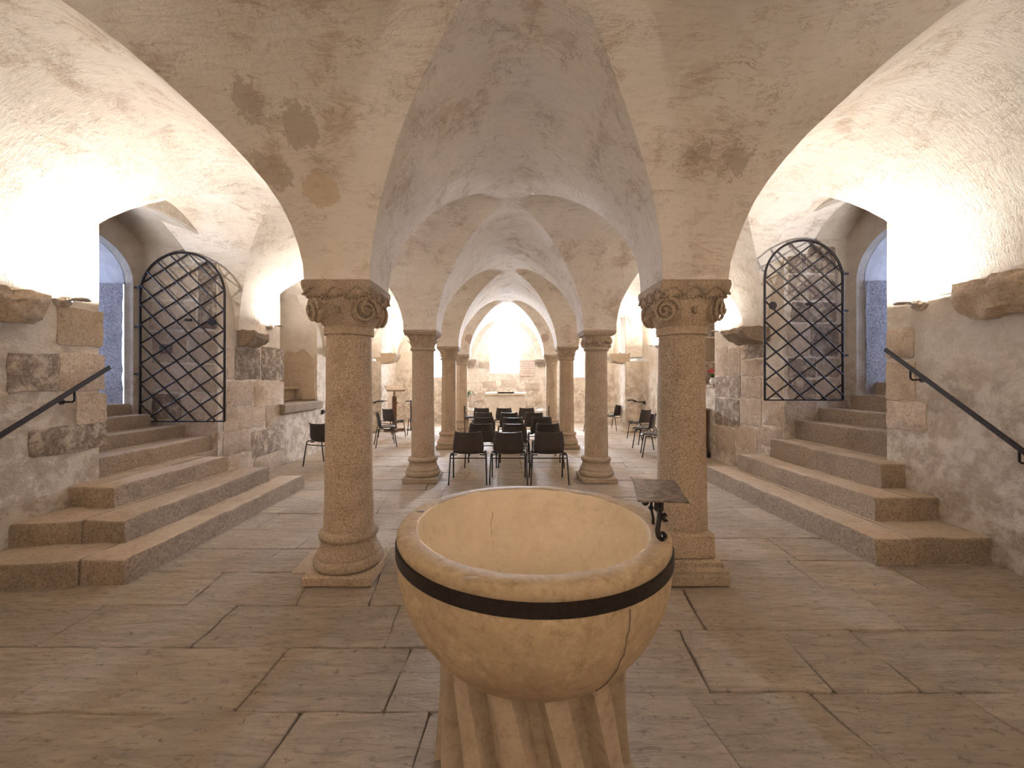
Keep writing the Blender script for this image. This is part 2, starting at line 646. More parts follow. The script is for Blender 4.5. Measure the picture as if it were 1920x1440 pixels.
def panel(name, outline, holes, fn, mat, thick, kind='structure', parent=None, sides=True):
    """flat wall with openings; fn(u, v, d) gives the point, d depth behind the face"""
    polys = [[Vector((p[0], p[1], 0)) for p in outline]] + [[Vector((p[0], p[1], 0)) for p in h] for h in holes]
    flat = [p for poly in polys for p in poly]
    tris = tessellate_polygon(polys)
    bm = bmesh.new()
    A_ = [bm.verts.new(fn(p.x, p.y, 0)) for p in flat]
    B_ = [bm.verts.new(fn(p.x, p.y, thick)) for p in flat]
    for t in tris:
        try:
            bm.faces.new([A_[i] for i in t])
            bm.faces.new([B_[i] for i in reversed(t)])
        except ValueError:
            pass
    k = 0
    for poly in (polys if sides else []):
        m = len(poly)
        for i in range(m):
            a, b = k + i, k + (i + 1) % m
            bm.faces.new((A_[a], A_[b], B_[b], B_[a]))
        k += m
    o = fin(name, bm, mat, parent)
    if kind: o['kind'] = kind
    return o


def loft(name, outs, mat, kind='structure', parent=None, smooth=30):
    """outs: list of lists of 3D points with equal counts"""
    bm = bmesh.new()
    R = [[bm.verts.new(p) for p in o] for o in outs]
    for a, b in zip(R, R[1:]):
        for i in range(len(a) - 1):
            bm.faces.new((a[i], a[i + 1], b[i + 1], b[i]))
    o = fin(name, bm, mat, parent, smooth, normals=False)
    if kind: o['kind'] = kind
    return o


def wx(X0, sgn):
    return lambda u, v, d: (X0 + sgn * d, u, v)


def wy(Y0, sgn=1):
    return lambda u, v, d: (u, Y0 + sgn * d, v)


# side walls: face at X = XL / XR, openings for the stair recess and the deep window recess
LN = dict(y0=3.94, y1=5.58, zs=3.34, zc=3.52, xb=-5.05)
RN = dict(y0=4.28, y1=5.85, zs=3.54, zc=3.80, xb=5.05)
LW = dict(y0=7.13, y1=8.55, zb=1.10, zs=3.25, zc=3.45, xb=-4.80)
RW = dict(y0=7.77, y1=9.05, zb=1.44, zs=3.15, zc=3.40, xb=4.85)


def side_wall(side, X0, sgn, Nn, Wn):
    # the stair opening cuts down to the floor: the outline goes around it
    arch = arch_pts(Nn['y0'], Nn['y1'], -0.05, Nn['zs'], Nn['zc'], ex=2.3, q=1.0)
    outline = [(Y_BACK - 0.3, -0.05)] + arch + [(Y_FAR + 0.3, -0.05), (Y_FAR + 0.3, 4.38), (Y_BACK - 0.3, 4.38)]
    hole = arch_pts(Wn['y0'], Wn['y1'], Wn['zb'], Wn['zs'], Wn['zc'], ex=2.3, q=1.0)
    wall = panel('wall_' + side, outline, [hole], wx(X0, sgn), M['wall'], 0.04, sides=False)
    tag(wall, 'rough plastered %s side wall with bare stones and stair doorway' % side)
    # recess of the stair doorway
    xb = Nn['xb']
    def at_x(pts, x):
        return [(x, p[0], p[1]) for p in pts]
    back = arch_pts(Nn['y0'] - 0.02, Nn['y1'], -0.05, Nn['zs'] + 0.1, Nn['zc'] + 0.24, ex=2.3, q=1.0)
    xs = [X0 + (xb - X0) * k / 4 for k in range(5)]
    outs = []
    for k, x in enumerate(xs):
        f = k / 4
        outs.append([(x, a[0] + (b[0] - a[0]) * f, a[1] + (b[1] - a[1]) * f) for a, b in zip(arch, back)])
    rec = loft('wall_%s_recess' % side, outs, M['wall'])
    # back of the recess with the arched doorway
    dy0, dy1 = (4.02, 5.43) if side == 'left' else (4.34, 5.70)
    zs, zc = (2.88, 3.40) if side == 'left' else (2.98, 3.58)
    door = arch_pts(dy0, dy1, -0.05, zs, zc)
    outl = [(Nn['y0'] - 0.4, -0.05)] + door + [(Nn['y1'] + 0.3, -0.05), (Nn['y1'] + 0.3, 4.2), (Nn['y0'] - 0.4, 4.2)]
    panel('wall_%s_back' % side, outl, [], wx(xb, sgn), M['wall'], 0.12)
    # passage behind: lower rubble, upper plaster
    x1 = xb + sgn * 0.105
    x2 = xb + sgn * 2.0
    zsplit = 2.86 if side == 'left' else 2.96
    low_far = [[(x, dy1, -0.05), (x, dy1, zsplit)] for x in (x1, x2)]
    bm = bmesh.new()
    for yy, dd in ((dy1, 1), (dy0, -1)):
        nxs, nzs = 26, 34
        g = []
        for i in range(nxs + 1):
            row = []
            for j in range(nzs + 1):
                x = x1 + (x2 - x1) * i / nxs
                z = zsplit * j / nzs
                row.append(bm.verts.new((x, yy - dd * (0.038 + 0.018 * nz((x, z, yy), 9) + 0.012 * nz((x, z, yy), 21)), z)))
            g.append(row)
        for i in range(nxs):
            for j in range(nzs):
                bm.faces.new((g[i][j], g[i + 1][j], g[i + 1][j + 1], g[i][j + 1]))
    o = fin('wall_%s_passage' % side, bm, M['rubble'], None, 60, normals=False)
    o['kind'] = 'structure'
    up = [(p[0], max(p[1], zsplit - 0.01)) for p in door]
    loft('ceiling_passage', [at_x(up, x1), at_x(up, x2)], M['pwall'])
    # deep window recess
    fr = arch_pts(Wn['y0'], Wn['y1'], Wn['zb'], Wn['zs'], Wn['zc'], ex=2.3, q=1.0)
    bk = arch_pts(Wn['y0'] + 0.05, Wn['y1'] - 0.05, Wn['zb'], Wn['zs'] - 0.02, Wn['zc'] - 0.03, ex=2.3, q=1.0)
    loft('wall_%s_window_recess' % side, [at_x(fr + fr[:1], X0), at_x(bk + bk[:1], Wn['xb'])], M['wall'])
    bm = bmesh.new()
    add_box(bm, (Wn['xb'] + sgn * 0.05, (Wn['y0'] + Wn['y1']) / 2, 2.3), (0.1, 1.7, 2.8))
    o = fin('wall_%s_recess_back' % side, bm, M['wall'])
    o['kind'] = 'structure'
    return wall


wall_left = side_wall('left', XL, -1, LN, LW)
wall_right = side_wall('right', XR, 1, RN, RW)

# outer skins keep the sky out behind the recesses
bm = bmesh.new()
for x in (-5.4, 5.4):
    add_box(bm, (x, 8.9, 2.1), (0.1, 6.0, 4.6))
    add_box(bm, (x, 0.4, 2.1), (0.1, 6.6, 4.6))
o = fin('wall_outer', bm, M['mortar']); o['kind'] = 'structure'

# back wall behind the camera
bm = bmesh.new()
add_box(bm, (0.05, Y_BACK - 0.1, 2.1), (9.5, 0.2, 4.5))
o = fin('wall_back', bm, M['wall']); o['kind'] = 'structure'

# far wall with three splayed arched windows
WIN = [(0.08, 1.16, 0.54, 1.80, 2.98, 3.50, 2.06, 3.14, 3.42), (-2.66, 0.82, 0.40, 1.64, 2.55, 2.92, 1.80, 2.50, 2.72), (2.62, 0.82, 0.40, 1.64, 2.55, 2.92, 1.80, 2.50, 2.72)]
fholes = [arch_pts(c - wo / 2, c + wo / 2, zb, zs, zc) for (c, wo, wi, zb, zs, zc, ib, is_, ic) in WIN]
wall_far = panel('wall_far', [(XL - 0.4, -0.05), (XR + 0.4, -0.05), (XR + 0.4, 4.38), (XL - 0.4, 4.38)], fholes, wy(Y_FAR), M['wall'], 0.12)
tag(wall_far, 'pale rough plastered far wall with three arched windows behind the altar')
for i, (c, wo, wi, zb, zs, zc, ib, is_, ic) in enumerate(WIN):
    win = empty('window_%d' % (i + 1), (c, Y_FAR + 0.6, ib), kind='structure')
    a = arch_pts(c - wo / 2, c + wo / 2, zb, zs, zc)
    b = arch_pts(c - wi / 2, c + wi / 2, ib, is_, ic)
    loft('wall_far_splay', [[(p[0], Y_FAR, p[1]) for p in a + a[:1]], [(p[0], Y_FAR + 0.6, p[1]) for p in b + b[:1]]], M['vault'])
    # frame
    bm = bmesh.new()
    loc = Vector((c, Y_FAR + 0.6, ib))
    add_tube(bm, [Vector((p[0], Y_FAR + 0.6, p[1])) - loc for p in b + b[:1]], 0.03, 6, cap=False)
    fin('window_frame', bm, M['lead'], win, 40)
    bm = bmesh.new()
    vs = [bm.verts.new(Vector((p[0], Y_FAR + 0.60, p[1])) - loc) for p in b]
    bm.faces.new(vs)
    fin('window_pane', bm, M['glass'], win)


# pilasters half way down the aisles with carved corbels
def prism_xz(name, prof_pts, y0, y1, mat, parent=None, jit=0.0, smooth=None):
    """extrude an (x, z) outline along y"""
    bm = bmesh.new()
    n = max(5, int((y1 - y0) / 0.03))
    rows = []
    for k in range(n + 1):
        y = y0 + (y1 - y0) * k / n
        rows.append([bm.verts.new((p[0] + jit * (0.7 * nz((p[0], y, p[1]), 6) + 0.6 * nz((p[0], y, p[1]), 17)), y + 0.4 * jit * nz((p[0], p[1], y), 9), p[1] + jit * (0.5 * nz((p[1], y, p[0]), 6, 5) + 0.4 * nz((p[1], y, p[0]), 15, 5)))) for p in prof_pts])
    m = len(prof_pts)
    for a, b in zip(rows, rows[1:]):
        for i in range(m):
            bm.faces.new((a[i], a[(i + 1) % m], b[(i + 1) % m], b[i]))
    bm.faces.new(rows[0]); bm.faces.new(rows[-1][::-1])
    return fin(name, bm, mat, parent, smooth)


for side, x_in, x_out in (('left', -3.62, -4.05), ('right', 3.60, 4.17)):
    bm = bmesh.new()
    cx = (x_in + x_out) / 2
    add_box(bm, (cx, 12.05, 1.05), (abs(x_out - x_in), 0.52, 2.1), 0.02)
    o = fin('wall_%s_pilaster' % side, bm, M['wall']); o['kind'] = 'structure'
    bm = bmesh.new()
    add_box(bm, (cx, 12.05, 3.2), (abs(x_out - x_in) - 0.02, 0.5, 2.0), 0.02)
    o = fin('wall_%s_upper_pilaster' % side, bm, M['vault']); o['kind'] = 'structure'

# corbels under the vault along the side walls
def corbel(name, X, sgn, y0, y1, zt, zb, reach, label, mat):
    pr = [(X + sgn * 0.15, zt), (X - sgn * reach, zt - 0.01), (X - sgn * (reach + 0.01), zt - 0.08), (X - sgn * reach * 0.75, zb + 0.05), (X - sgn * reach * 0.35, zb), (X + sgn * 0.15, zb - 0.01)]
    res = []
    for i in range(len(pr)):
        a, b = pr[i], pr[(i + 1) % len(pr)]
        for k in range(5):
            res.append((a[0] + (b[0] - a[0]) * k / 5, a[1] + (b[1] - a[1]) * k / 5))
    o = prism_xz(name, res, y0, y1, mat, None, 0.055, 50)
    return tag(o, label, 'corbel', 'stone corbels along the side walls')

corbel('stone_corbel', XL, -1, 2.0, 3.36, 2.28, 2.02, 0.16, 'large rough stone corbel on the left wall beside the nearest lamp', M['sand'])
corbel('stone_corbel', XR, 1, 2.0, 3.50, 2.40, 2.09, 0.18, 'large rough stone corbel on the right wall beyond the handrail', M['sand'])
corbel('stone_corbel', XL, -1, 5.98, 6.40, 2.29, 2.06, 0.24, 'small broken stone corbel on the left wall between gate and lamp', M['step'])
corbel('stone_corbel', XR, 1, 6.15, 6.72, 2.38, 2.14, 0.42, 'stone corbel on the right wall left of the iron gate', M['step'])
corbel('stone_corbel', XL, -1, 8.92, 9.34, 2.29, 2.08, 0.24, 'small pale corbel on the left wall just beside the near left column', M['sand'])
corbel('stone_corbel', -3.62, -1, 11.80, 12.30, 2.33, 2.05, 0.42, 'moulded corbel block on the left aisle pilaster', M['sand'])
corbel('stone_corbel', 3.60, 1, 11.80, 12.30, 2.33, 2.05, 0.44, 'moulded corbel block on the right aisle pilaster', M['sand'])

for X, lab in ((-1.25, 'dark corbel block on the far wall left of the middle window'), (1.44, 'dark corbel block on the far wall right of the inscribed plaque')):
    bm = bmesh.new()
    add_lathe(bm, [(0.10, 2.03), (0.16, 2.08), (0.21, 2.16), (0.22, 2.20), (0.235, 2.21), (0.235, 2.30)], 24, [1] * 6)
    o = fin('wall_corbel', bm, M['ashlar_dark'], None, 30, loc=(X, Y_FAR - 0.02, 0))
    tag(o, lab, 'corbel', 'corbel blocks on the far wall')


# bare stones showing in the plaster: parts of the walls
def stone_x(wall, X, sgn, rect, mat, proud=0.007):
    x0, y0, x1, y1 = rect
    if X < 0: x0, x1 = x0, x1
    Ya = X * F / (x0 - VX)
    Yb = X * F / (x1 - VX)
    Ym = (Ya + Yb) / 2
    zt, zb = px_z(y0, Ym), px_z(y1, Ym)
    ya, yb = min(Ya, Yb), max(Ya, Yb)
    if zb < 0.03: zb = 0.03
    pts = rough_poly([(ya, zb), (yb, zb), (yb, zt), (ya, zt)], 0.010, 0.09, 0.018)
    bm = bmesh.new()
    add_slab(bm, pts, lambda u, v, d: (X - sgn * d, u, v), -0.03, proud, 0.005, 0.003)
    return fin('stone', bm, mat, wall, 40)


def stone_y(wall, Y, rect, mat, proud=0.007):
    x0, y0, x1, y1 = rect
    xa, xb = px_x(x0, Y), px_x(x1, Y)
    zt, zb = px_z(y0, Y), px_z(y1, Y)
    pts = rough_poly([(xa, zb), (xb, zb), (xb, zt), (xa, zt)], 0.010, 0.09, 0.02)
    bm = bmesh.new()
    add_slab(bm, pts, lambda u, v, d: (u, Y - d, v), -0.03, proud, 0.005, 0.003)
    return fin('stone', bm, mat, wall, 40)


AD, AS, SA = M['ashlar_dark'], M['ashlar'], M['sand']
for r, m in [((107, 578, 194, 648), SA), ((12, 662, 108, 735), AD), ((110, 662, 197, 733), AS), ((52, 798, 200, 848), AD), ((143, 737, 200, 795), AS),
             ((421, 652, 438, 711), AS), ((440, 652, 488, 712), AD), ((490, 652, 532, 712), AD), ((418, 715, 474, 761), AS), ((476, 715, 532, 761), AS),
             ((418, 764, 496, 803), AS), ((498, 764, 532, 800), AS), ((418, 807, 470, 850), AS), ((472, 803, 533, 850), AD), ((476, 853, 533, 880), AS),
             ((420, 853, 474, 885), AS)]:
    stone_x(wall_left, XL, -1, r, m)
for r, m in [((1341, 652, 1364, 704), AS), ((1366, 652, 1389, 704), AS), ((1391, 645, 1432, 672), AD), ((1391, 675, 1432, 705), AS), ((1341, 706, 1389, 745), AD),
             ((1391, 708, 1428, 745), AS), ((1430, 708, 1468, 745), AS), ((1341, 748, 1387, 798), AD), ((1389, 748, 1428, 798), AS), ((1430, 748, 1468, 798), AS),
             ((1341, 801, 1378, 845), AS), ((1380, 801, 1420, 842), AS), ((1422, 801, 1468, 838), AS),
             ((1662, 616, 1714, 672), SA), ((1662, 678, 1718, 750), SA), ((1662, 753, 1738, 806), AS)]:
    stone_x(wall_right, XR, 1, r, m)
for r, m in [((372, 485, 406, 617), AD), ((300, 500, 368, 560), AS), ((280, 565, 366, 618), AS), ((285, 622, 350, 680), AS), ((352, 622, 404, 680), AS),
             ((300, 684, 362, 735), AS), ((364, 684, 404, 735), AS), ((285, 738, 340, 785), AD), ((343, 738, 404, 785), AS), ((320, 790, 404, 820), AS)]:
    stone_y(wall_left, LN['y1'], r, m)
for r, m in [((1478, 456, 1512, 512), AD), ((1514, 462, 1566, 512), AD), ((1478, 516, 1566, 563), AD), ((1484, 567, 1568, 604), AD), ((1476, 607, 1518, 668), AS),
             ((1520, 607, 1572, 668), AD), ((1478, 672, 1530, 708), AD), ((1532, 672, 1574, 706), AS), ((1478, 711, 1530, 748), AD), ((1532, 710, 1574, 748), AS),
             ((1474, 752, 1530, 796), AS)]:
    stone_y(wall_right, RN['y1'], r, m)
# window recess linings
bm = bmesh.new()
add_slab(bm, rough_poly([(-4.74, 1.12), (-4.02, 1.12), (-4.02, 1.98), (-4.12, 2.08), (-4.28, 2.22), (-4.42, 2.12), (-4.6, 2.17), (-4.74, 1.98)], 0.01, 0.15), lambda u, v, d: (u, LW['y1'] - 0.03 - d, v), -0.03, 0.02, 0.01, 0.004)
fin('stone', bm, M['sand'], wall_left, 40)
for k, (za, zb2) in enumerate(((1.46, 1.95), (1.97, 2.5), (2.52, 3.0))):
    bm = bmesh.new()
    add_slab(bm, rough_poly([(4.16, za), (4.80, za), (4.80, zb2), (4.16, zb2)], 0.008, 0.15), lambda u, v, d: (u, RW['y1'] - 0.03 - d, v), -0.03, 0.02, 0.01, 0.004)
    fin('stone', bm, M['ashlar_dark'] if k != 1 else M['step'], wall_right, 40)
# broad sill of the left recess
bm = bmesh.new()
add_box(bm, (-4.36, 7.86, 1.02), (0.92, 1.50, 0.17), 0.02)
for v in bm.verts: v.co.z += 0.012 * nz(v.co, 3)
o = fin('window_sill', bm, M['step'], None, 30); tag(o, 'thick worn stone sill slab of the left wall recess', 'sill')
bm = bmesh.new()
add_box(bm, (-4.62, 8.25, 1.23), (0.34, 0.50, 0.24), 0.015)
add_box(bm, (-4.58, 8.18, 1.375), (0.44, 0.62, 0.05), 0.01)
o = fin('stone_ledge', bm, M['sand'], None, 30); tag(o, 'small stone ledge standing on the sill of the left wall recess', 'ledge')
bm = bmesh.new()
add_box(bm, (4.48, 8.41, 1.42), (0.80, 1.30, 0.05), 0.008)
o = fin('window_sill', bm, M['ashlar_dark'], None, 30); tag(o, 'dark stone sill of the right wall recess under the flowers', 'sill')

# far wall: a few bare stones and the inscribed plaque
for r, m in [((898, 678, 918, 690), AS), ((905, 715, 930, 728), AS), ((940, 712, 968, 726), AS), ((985, 718, 1012, 732), AS), ((893, 735, 908, 752), AS), ((1000, 740, 1016, 756), AS), ((975, 760, 1000, 775), AS)]:
    stone_y(wall_far, Y_FAR, r, m, 0.02)
pl = empty('inscribed_plaque', (px_x(988, Y_FAR), Y_FAR - 0.02, px_z(690, Y_FAR)), 0, 'beige stone plaque with worn carved lines right of the middle window', 'plaque')
bm = bmesh.new()
add_box(bm, (0, 0, 0), (0.58, 0.06, 0.62), 0.012)
fin('plaque_slab', bm, M['plaque'], pl)
bm = bmesh.new()
random.seed(3)
for r_ in range(6):
    x = -0.24 + (0.03 if r_ % 2 else 0)
    while x < 0.22:
        wd = random.uniform(0.02, 0.05)
        z = 0.24 - r_ * 0.085
        add_box(bm, (x + wd / 2, -0.031, z), (wd * 0.8, 0.006, 0.014))
        if random.random() < 0.6:
            add_box(bm, (x + wd * 0.2, -0.031, z - 0.008), (0.008, 0.006, 0.04))
        x += wd + 0.012
fin('lettering', bm, M['inkline'], pl)['kind'] = 'stuff'

# ------------------------------------------------------------------ floor: mortar bed and individual flags
bm = bmesh.new()
add_box(bm, (0.05, 6.1, -0.07), (8.8, 18.3, 0.1))
floor = fin('floor', bm, M['mortar'])
tag(floor, 'brown flagstone floor of the crypt in long uneven courses', None, None, 'structure')
bm = bmesh.new()
add_box(bm, (-6.0, 4.7, -0.06), (2.6, 2.2, 0.1)); add_box(bm, (6.0, 5.0, -0.06), (2.6, 2.2, 0.1))
o = fin('floor_passage', bm, M['mortar']); o['kind'] = 'structure'


def course(ya, yb, xa, xb, joints, slant):
    """flags of one course between the given joints; slant = shift of the joint from near to far edge"""
    out = []
    xs = [xa] + sorted(joints) + [xb]
    for i in range(len(xs) - 1):
        s0 = 0 if i == 0 else slant
        s1 = 0 if i == len(xs) - 2 else slant
        g = 0.0028
        out.append([(xs[i] - s0 + g, ya + g), (xs[i + 1] - s1 - g, ya + g), (xs[i + 1] + s1 - g, yb - g), (xs[i] + s0 + g, yb - g)])
    return out


random.seed(11)
MID = 0.32
Lrows = [(-1.5, -1.0, None), (-1.0, -0.5, None), (-0.5, 0.0, None), (0.0, 0.5, None), (0.5, 0.95, None), (0.95, 1.40, [-2.9, -1.1, -0.2]), (1.40, 1.86, [-3.2, -1.63, -0.96, -0.36]), (1.86, 2.31, [-2.37, -1.25, -0.55]),
         (2.31, 2.74, [-2.73, -1.82, -0.70]), (2.74, 3.21, [-3.2, -2.22, -1.47, -0.96, -0.3]), (3.21, 3.66, None), (3.66, 4.12, [-3.1, -1.9, -0.7]), (4.12, 4.62, [-2.6, -1.55, -0.6])]
Rrows = [(-1.5, -0.95, None), (-0.95, -0.45, None), (-0.45, 0.1, None), (0.1, 0.6, None), (0.6, 1.05, [1.5, 2.6]), (1.05, 1.50, [0.8, 1.9, 3.0]), (1.50, 1.98, [0.93, 1.54, 2.28]), (1.98, 2.47, [1.06, 1.67, 2.11, 3.3]), (2.47, 2.95, [1.29, 2.54]),
         (2.95, 3.42, [1.1, 2.41, 3.19]), (3.42, 3.90, [1.7, 2.56]), (3.90, 4.38, [1.2, 2.1]), (4.38, 4.86, [0.9, 1.9, 2.75])]
y = 4.62
while y < 14.9:
    d = random.uniform(0.40, 0.58); Lrows.append((y, min(y + d, 14.92), None)); y += d
y = 4.86
while y < 14.9:
    d = random.uniform(0.40, 0.58); Rrows.append((y, min(y + d, 14.92), None)); y += d
far_bm = bmesh.new()
n_flags = 0
for rows, xa, xb in ((Lrows, XL, MID), (Rrows, MID, XR)):
    for (ya, yb, js) in rows:
        if js is None:
            js = []
            x = xa + random.uniform(0.35, 1.1)
            while x < xb - 0.3:
                js.append(x)
                x += random.uniform(0.5, 1.35)
        for quad in course(ya, yb, xa, xb, js, random.uniform(-0.035, 0.03)):
            pts = rough_poly(quad, 0.007, 0.12, 0.014)
            h = random.uniform(-0.005, 0.003)
            tx, ty = random.uniform(-0.003, 0.003), random.uniform(-0.004, 0.004)
            cx, cy = quad[0][0], quad[0][1]
            fn = lambda u, v, d, h=h, tx=tx, ty=ty, cx=cx, cy=cy: (u, v, d + (h + tx * (u - cx) + ty * (v - cy) if d > -0.02 else 0))
            if yb < 9.6 and ya > -1.6:
                bm = bmesh.new()
                add_slab(bm, pts, fn, -0.03, 0.0, 0.005, 0.0015)
                fin('flagstone', bm, M['floor'], floor, 35)
                n_flags += 1
            else:
                add_slab(far_bm, pts, fn, -0.03, 0.0, 0.007, 0.0)
fo = fin('far_flagstones', far_bm, M['floor'], floor, 35)
fo['kind'] = 'stuff'
# strip behind the camera
bm = bmesh.new()
add_box(bm, (0.06, -2.16, -0.03), (8.1, 1.3, 0.05))
fin('rear_paving', bm, M['floor'], floor)
# a paler patch of mortar beside the near left column
bm = bmesh.new()
add_slab(bm, [(px_x(546, 3.19), 3.19), (px_x(600, 3.19), 3.19), (px_x(612, 3.62), 3.62), (px_x(585, 3.62), 3.62)], lambda u, v, d: (u, v, d), -0.01, 0.004, 0.003)
fin('mortar_patch', bm, M['tread'], floor)


# ------------------------------------------------------------------ columns
def leaf_mesh():
    bm = bmesh.new()
    rows = []
    for i in range(7):
        t = i / 6
        wv = 0.040 * (1 - 0.15 * t) * math.sin(PI * min(1, 0.25 + 0.70 * t)) + 0.006
        z = 0.125 * t - 0.02 * max(0, t - 0.8) * 5 * 0.6
        y = -0.010 - 0.070 * t ** 2.2 - (0.018 if t > 0.85 else 0)
        rows.append([bm.verts.new((s * wv, y + abs(s) * 0.014, z)) for s in (-1, -0.5, 0, 0.5, 1)])
    bk = [[bm.verts.new((v.co.x * 0.9, v.co.y + 0.018, v.co.z)) for v in r] for r in rows]
    for g, fl in ((rows, 0), (bk, 1)):
        for a, b in zip(g, g[1:]):
            for k in range(4):
                f = (a[k], a[k + 1], b[k + 1], b[k])
                bm.faces.new(f if not fl else f[::-1])
    for a, b, c, d in zip(rows, rows[1:], bk, bk[1:]):
        bm.faces.new((a[0], b[0], d[0], c[0])); bm.faces.new((b[4], a[4], c[4], d[4]))
    bm.faces.new([v for v in rows[-1]] + [v for v in bk[-1]][::-1])
    bmesh.ops.recalc_face_normals(bm, faces=bm.faces)
    me = bpy.data.meshes.new('leaf')
    bm.to_mesh(me); bm.free()
    me.shade_smooth()
    me.materials.append(M['carved'])
    return me


def volute_mesh():
    bm = bmesh.new()
    # conical cushion behind
    add_lathe(bm, [(0.001, -0.09), (0.060, -0.09), (0.092, -0.03), (0.094, -0.008), (0.080, 0.002), (0.050, 0.014), (0.020, 0.030), (0.001, 0.034)], 24)
    pts, rr = [], []
    n = 56
    for i in range(n + 1):
        t = i / n
        a = 2 * PI * 2.25 * t
        r = 0.092 * (1 - t) + 0.008
        pts.append((r * math.cos(a), r * math.sin(a), 0.008 + 0.050 * t ** 1.1))
        rr.append(0.0150 * (1 - 0.35 * t))
    add_tube(bm, pts, rr, 8)
    bmesh.ops.recalc_face_normals(bm, faces=bm.faces)
    me = bpy.data.meshes.new('volute')
    bm.to_mesh(me); bm.free()
    me.shade_smooth()
    me.set_sharp_from_angle(angle=math.radians(50))
    me.materials.append(M['carved'])
    return me


def head_mesh():
    """small carved animal head"""
    bm = bmesh.new()
    bmesh.ops.create_icosphere(bm, subdivisions=2, radius=0.05)
    for v in bm.verts:
        if v.co.y < -0.01:
            v.co.y *= 1.5
            v.co.z -= 0.02
            v.co.x *= 0.75
    for s in (-1, 1):
        r = bmesh.ops.create_icosphere(bm, subdivisions=1, radius=0.014)
        bmesh.ops.translate(bm, vec=(s * 0.024, -0.032, 0.022), verts=r['verts'])
        r = bmesh.ops.create_cone(bm, segments=6, radius1=0.016, radius2=0.002, depth=0.05, cap_ends=True)
        bmesh.ops.translate(bm, vec=(s * 0.035, 0.0, 0.055), verts=r['verts'])
    me = bpy.data.meshes.new('carved_head')
    bm.to_mesh(me); bm.free()
    me.shade_smooth()
    me.materials.append(M['carved'])
    return me


LEAF, VOL, HEAD = leaf_mesh(), volute_mesh(), head_mesh()


def ring_of(parent, name, me, n, r, z, tilt=0.0, a0=0.0, sc=1.0, sq=0.0):
    for k in range(n):
        a = a0 + 2 * PI * k / n
        o = bpy.data.objects.new(name, me)
        COL.objects.link(o)
        o.parent = parent
        c, s = math.cos(a), math.sin(a)
        f = r * (1 + sq * (1 / max(abs(c), abs(s)) - 1))
        o.location = (f * c, f * s, z)
        o.rotation_euler = (Matrix.Rotation(a + PI / 2, 4, 'Z') @ Matrix.Rotation(tilt, 4, 'X')).to_euler()
        o.scale = (sc, sc, sc)


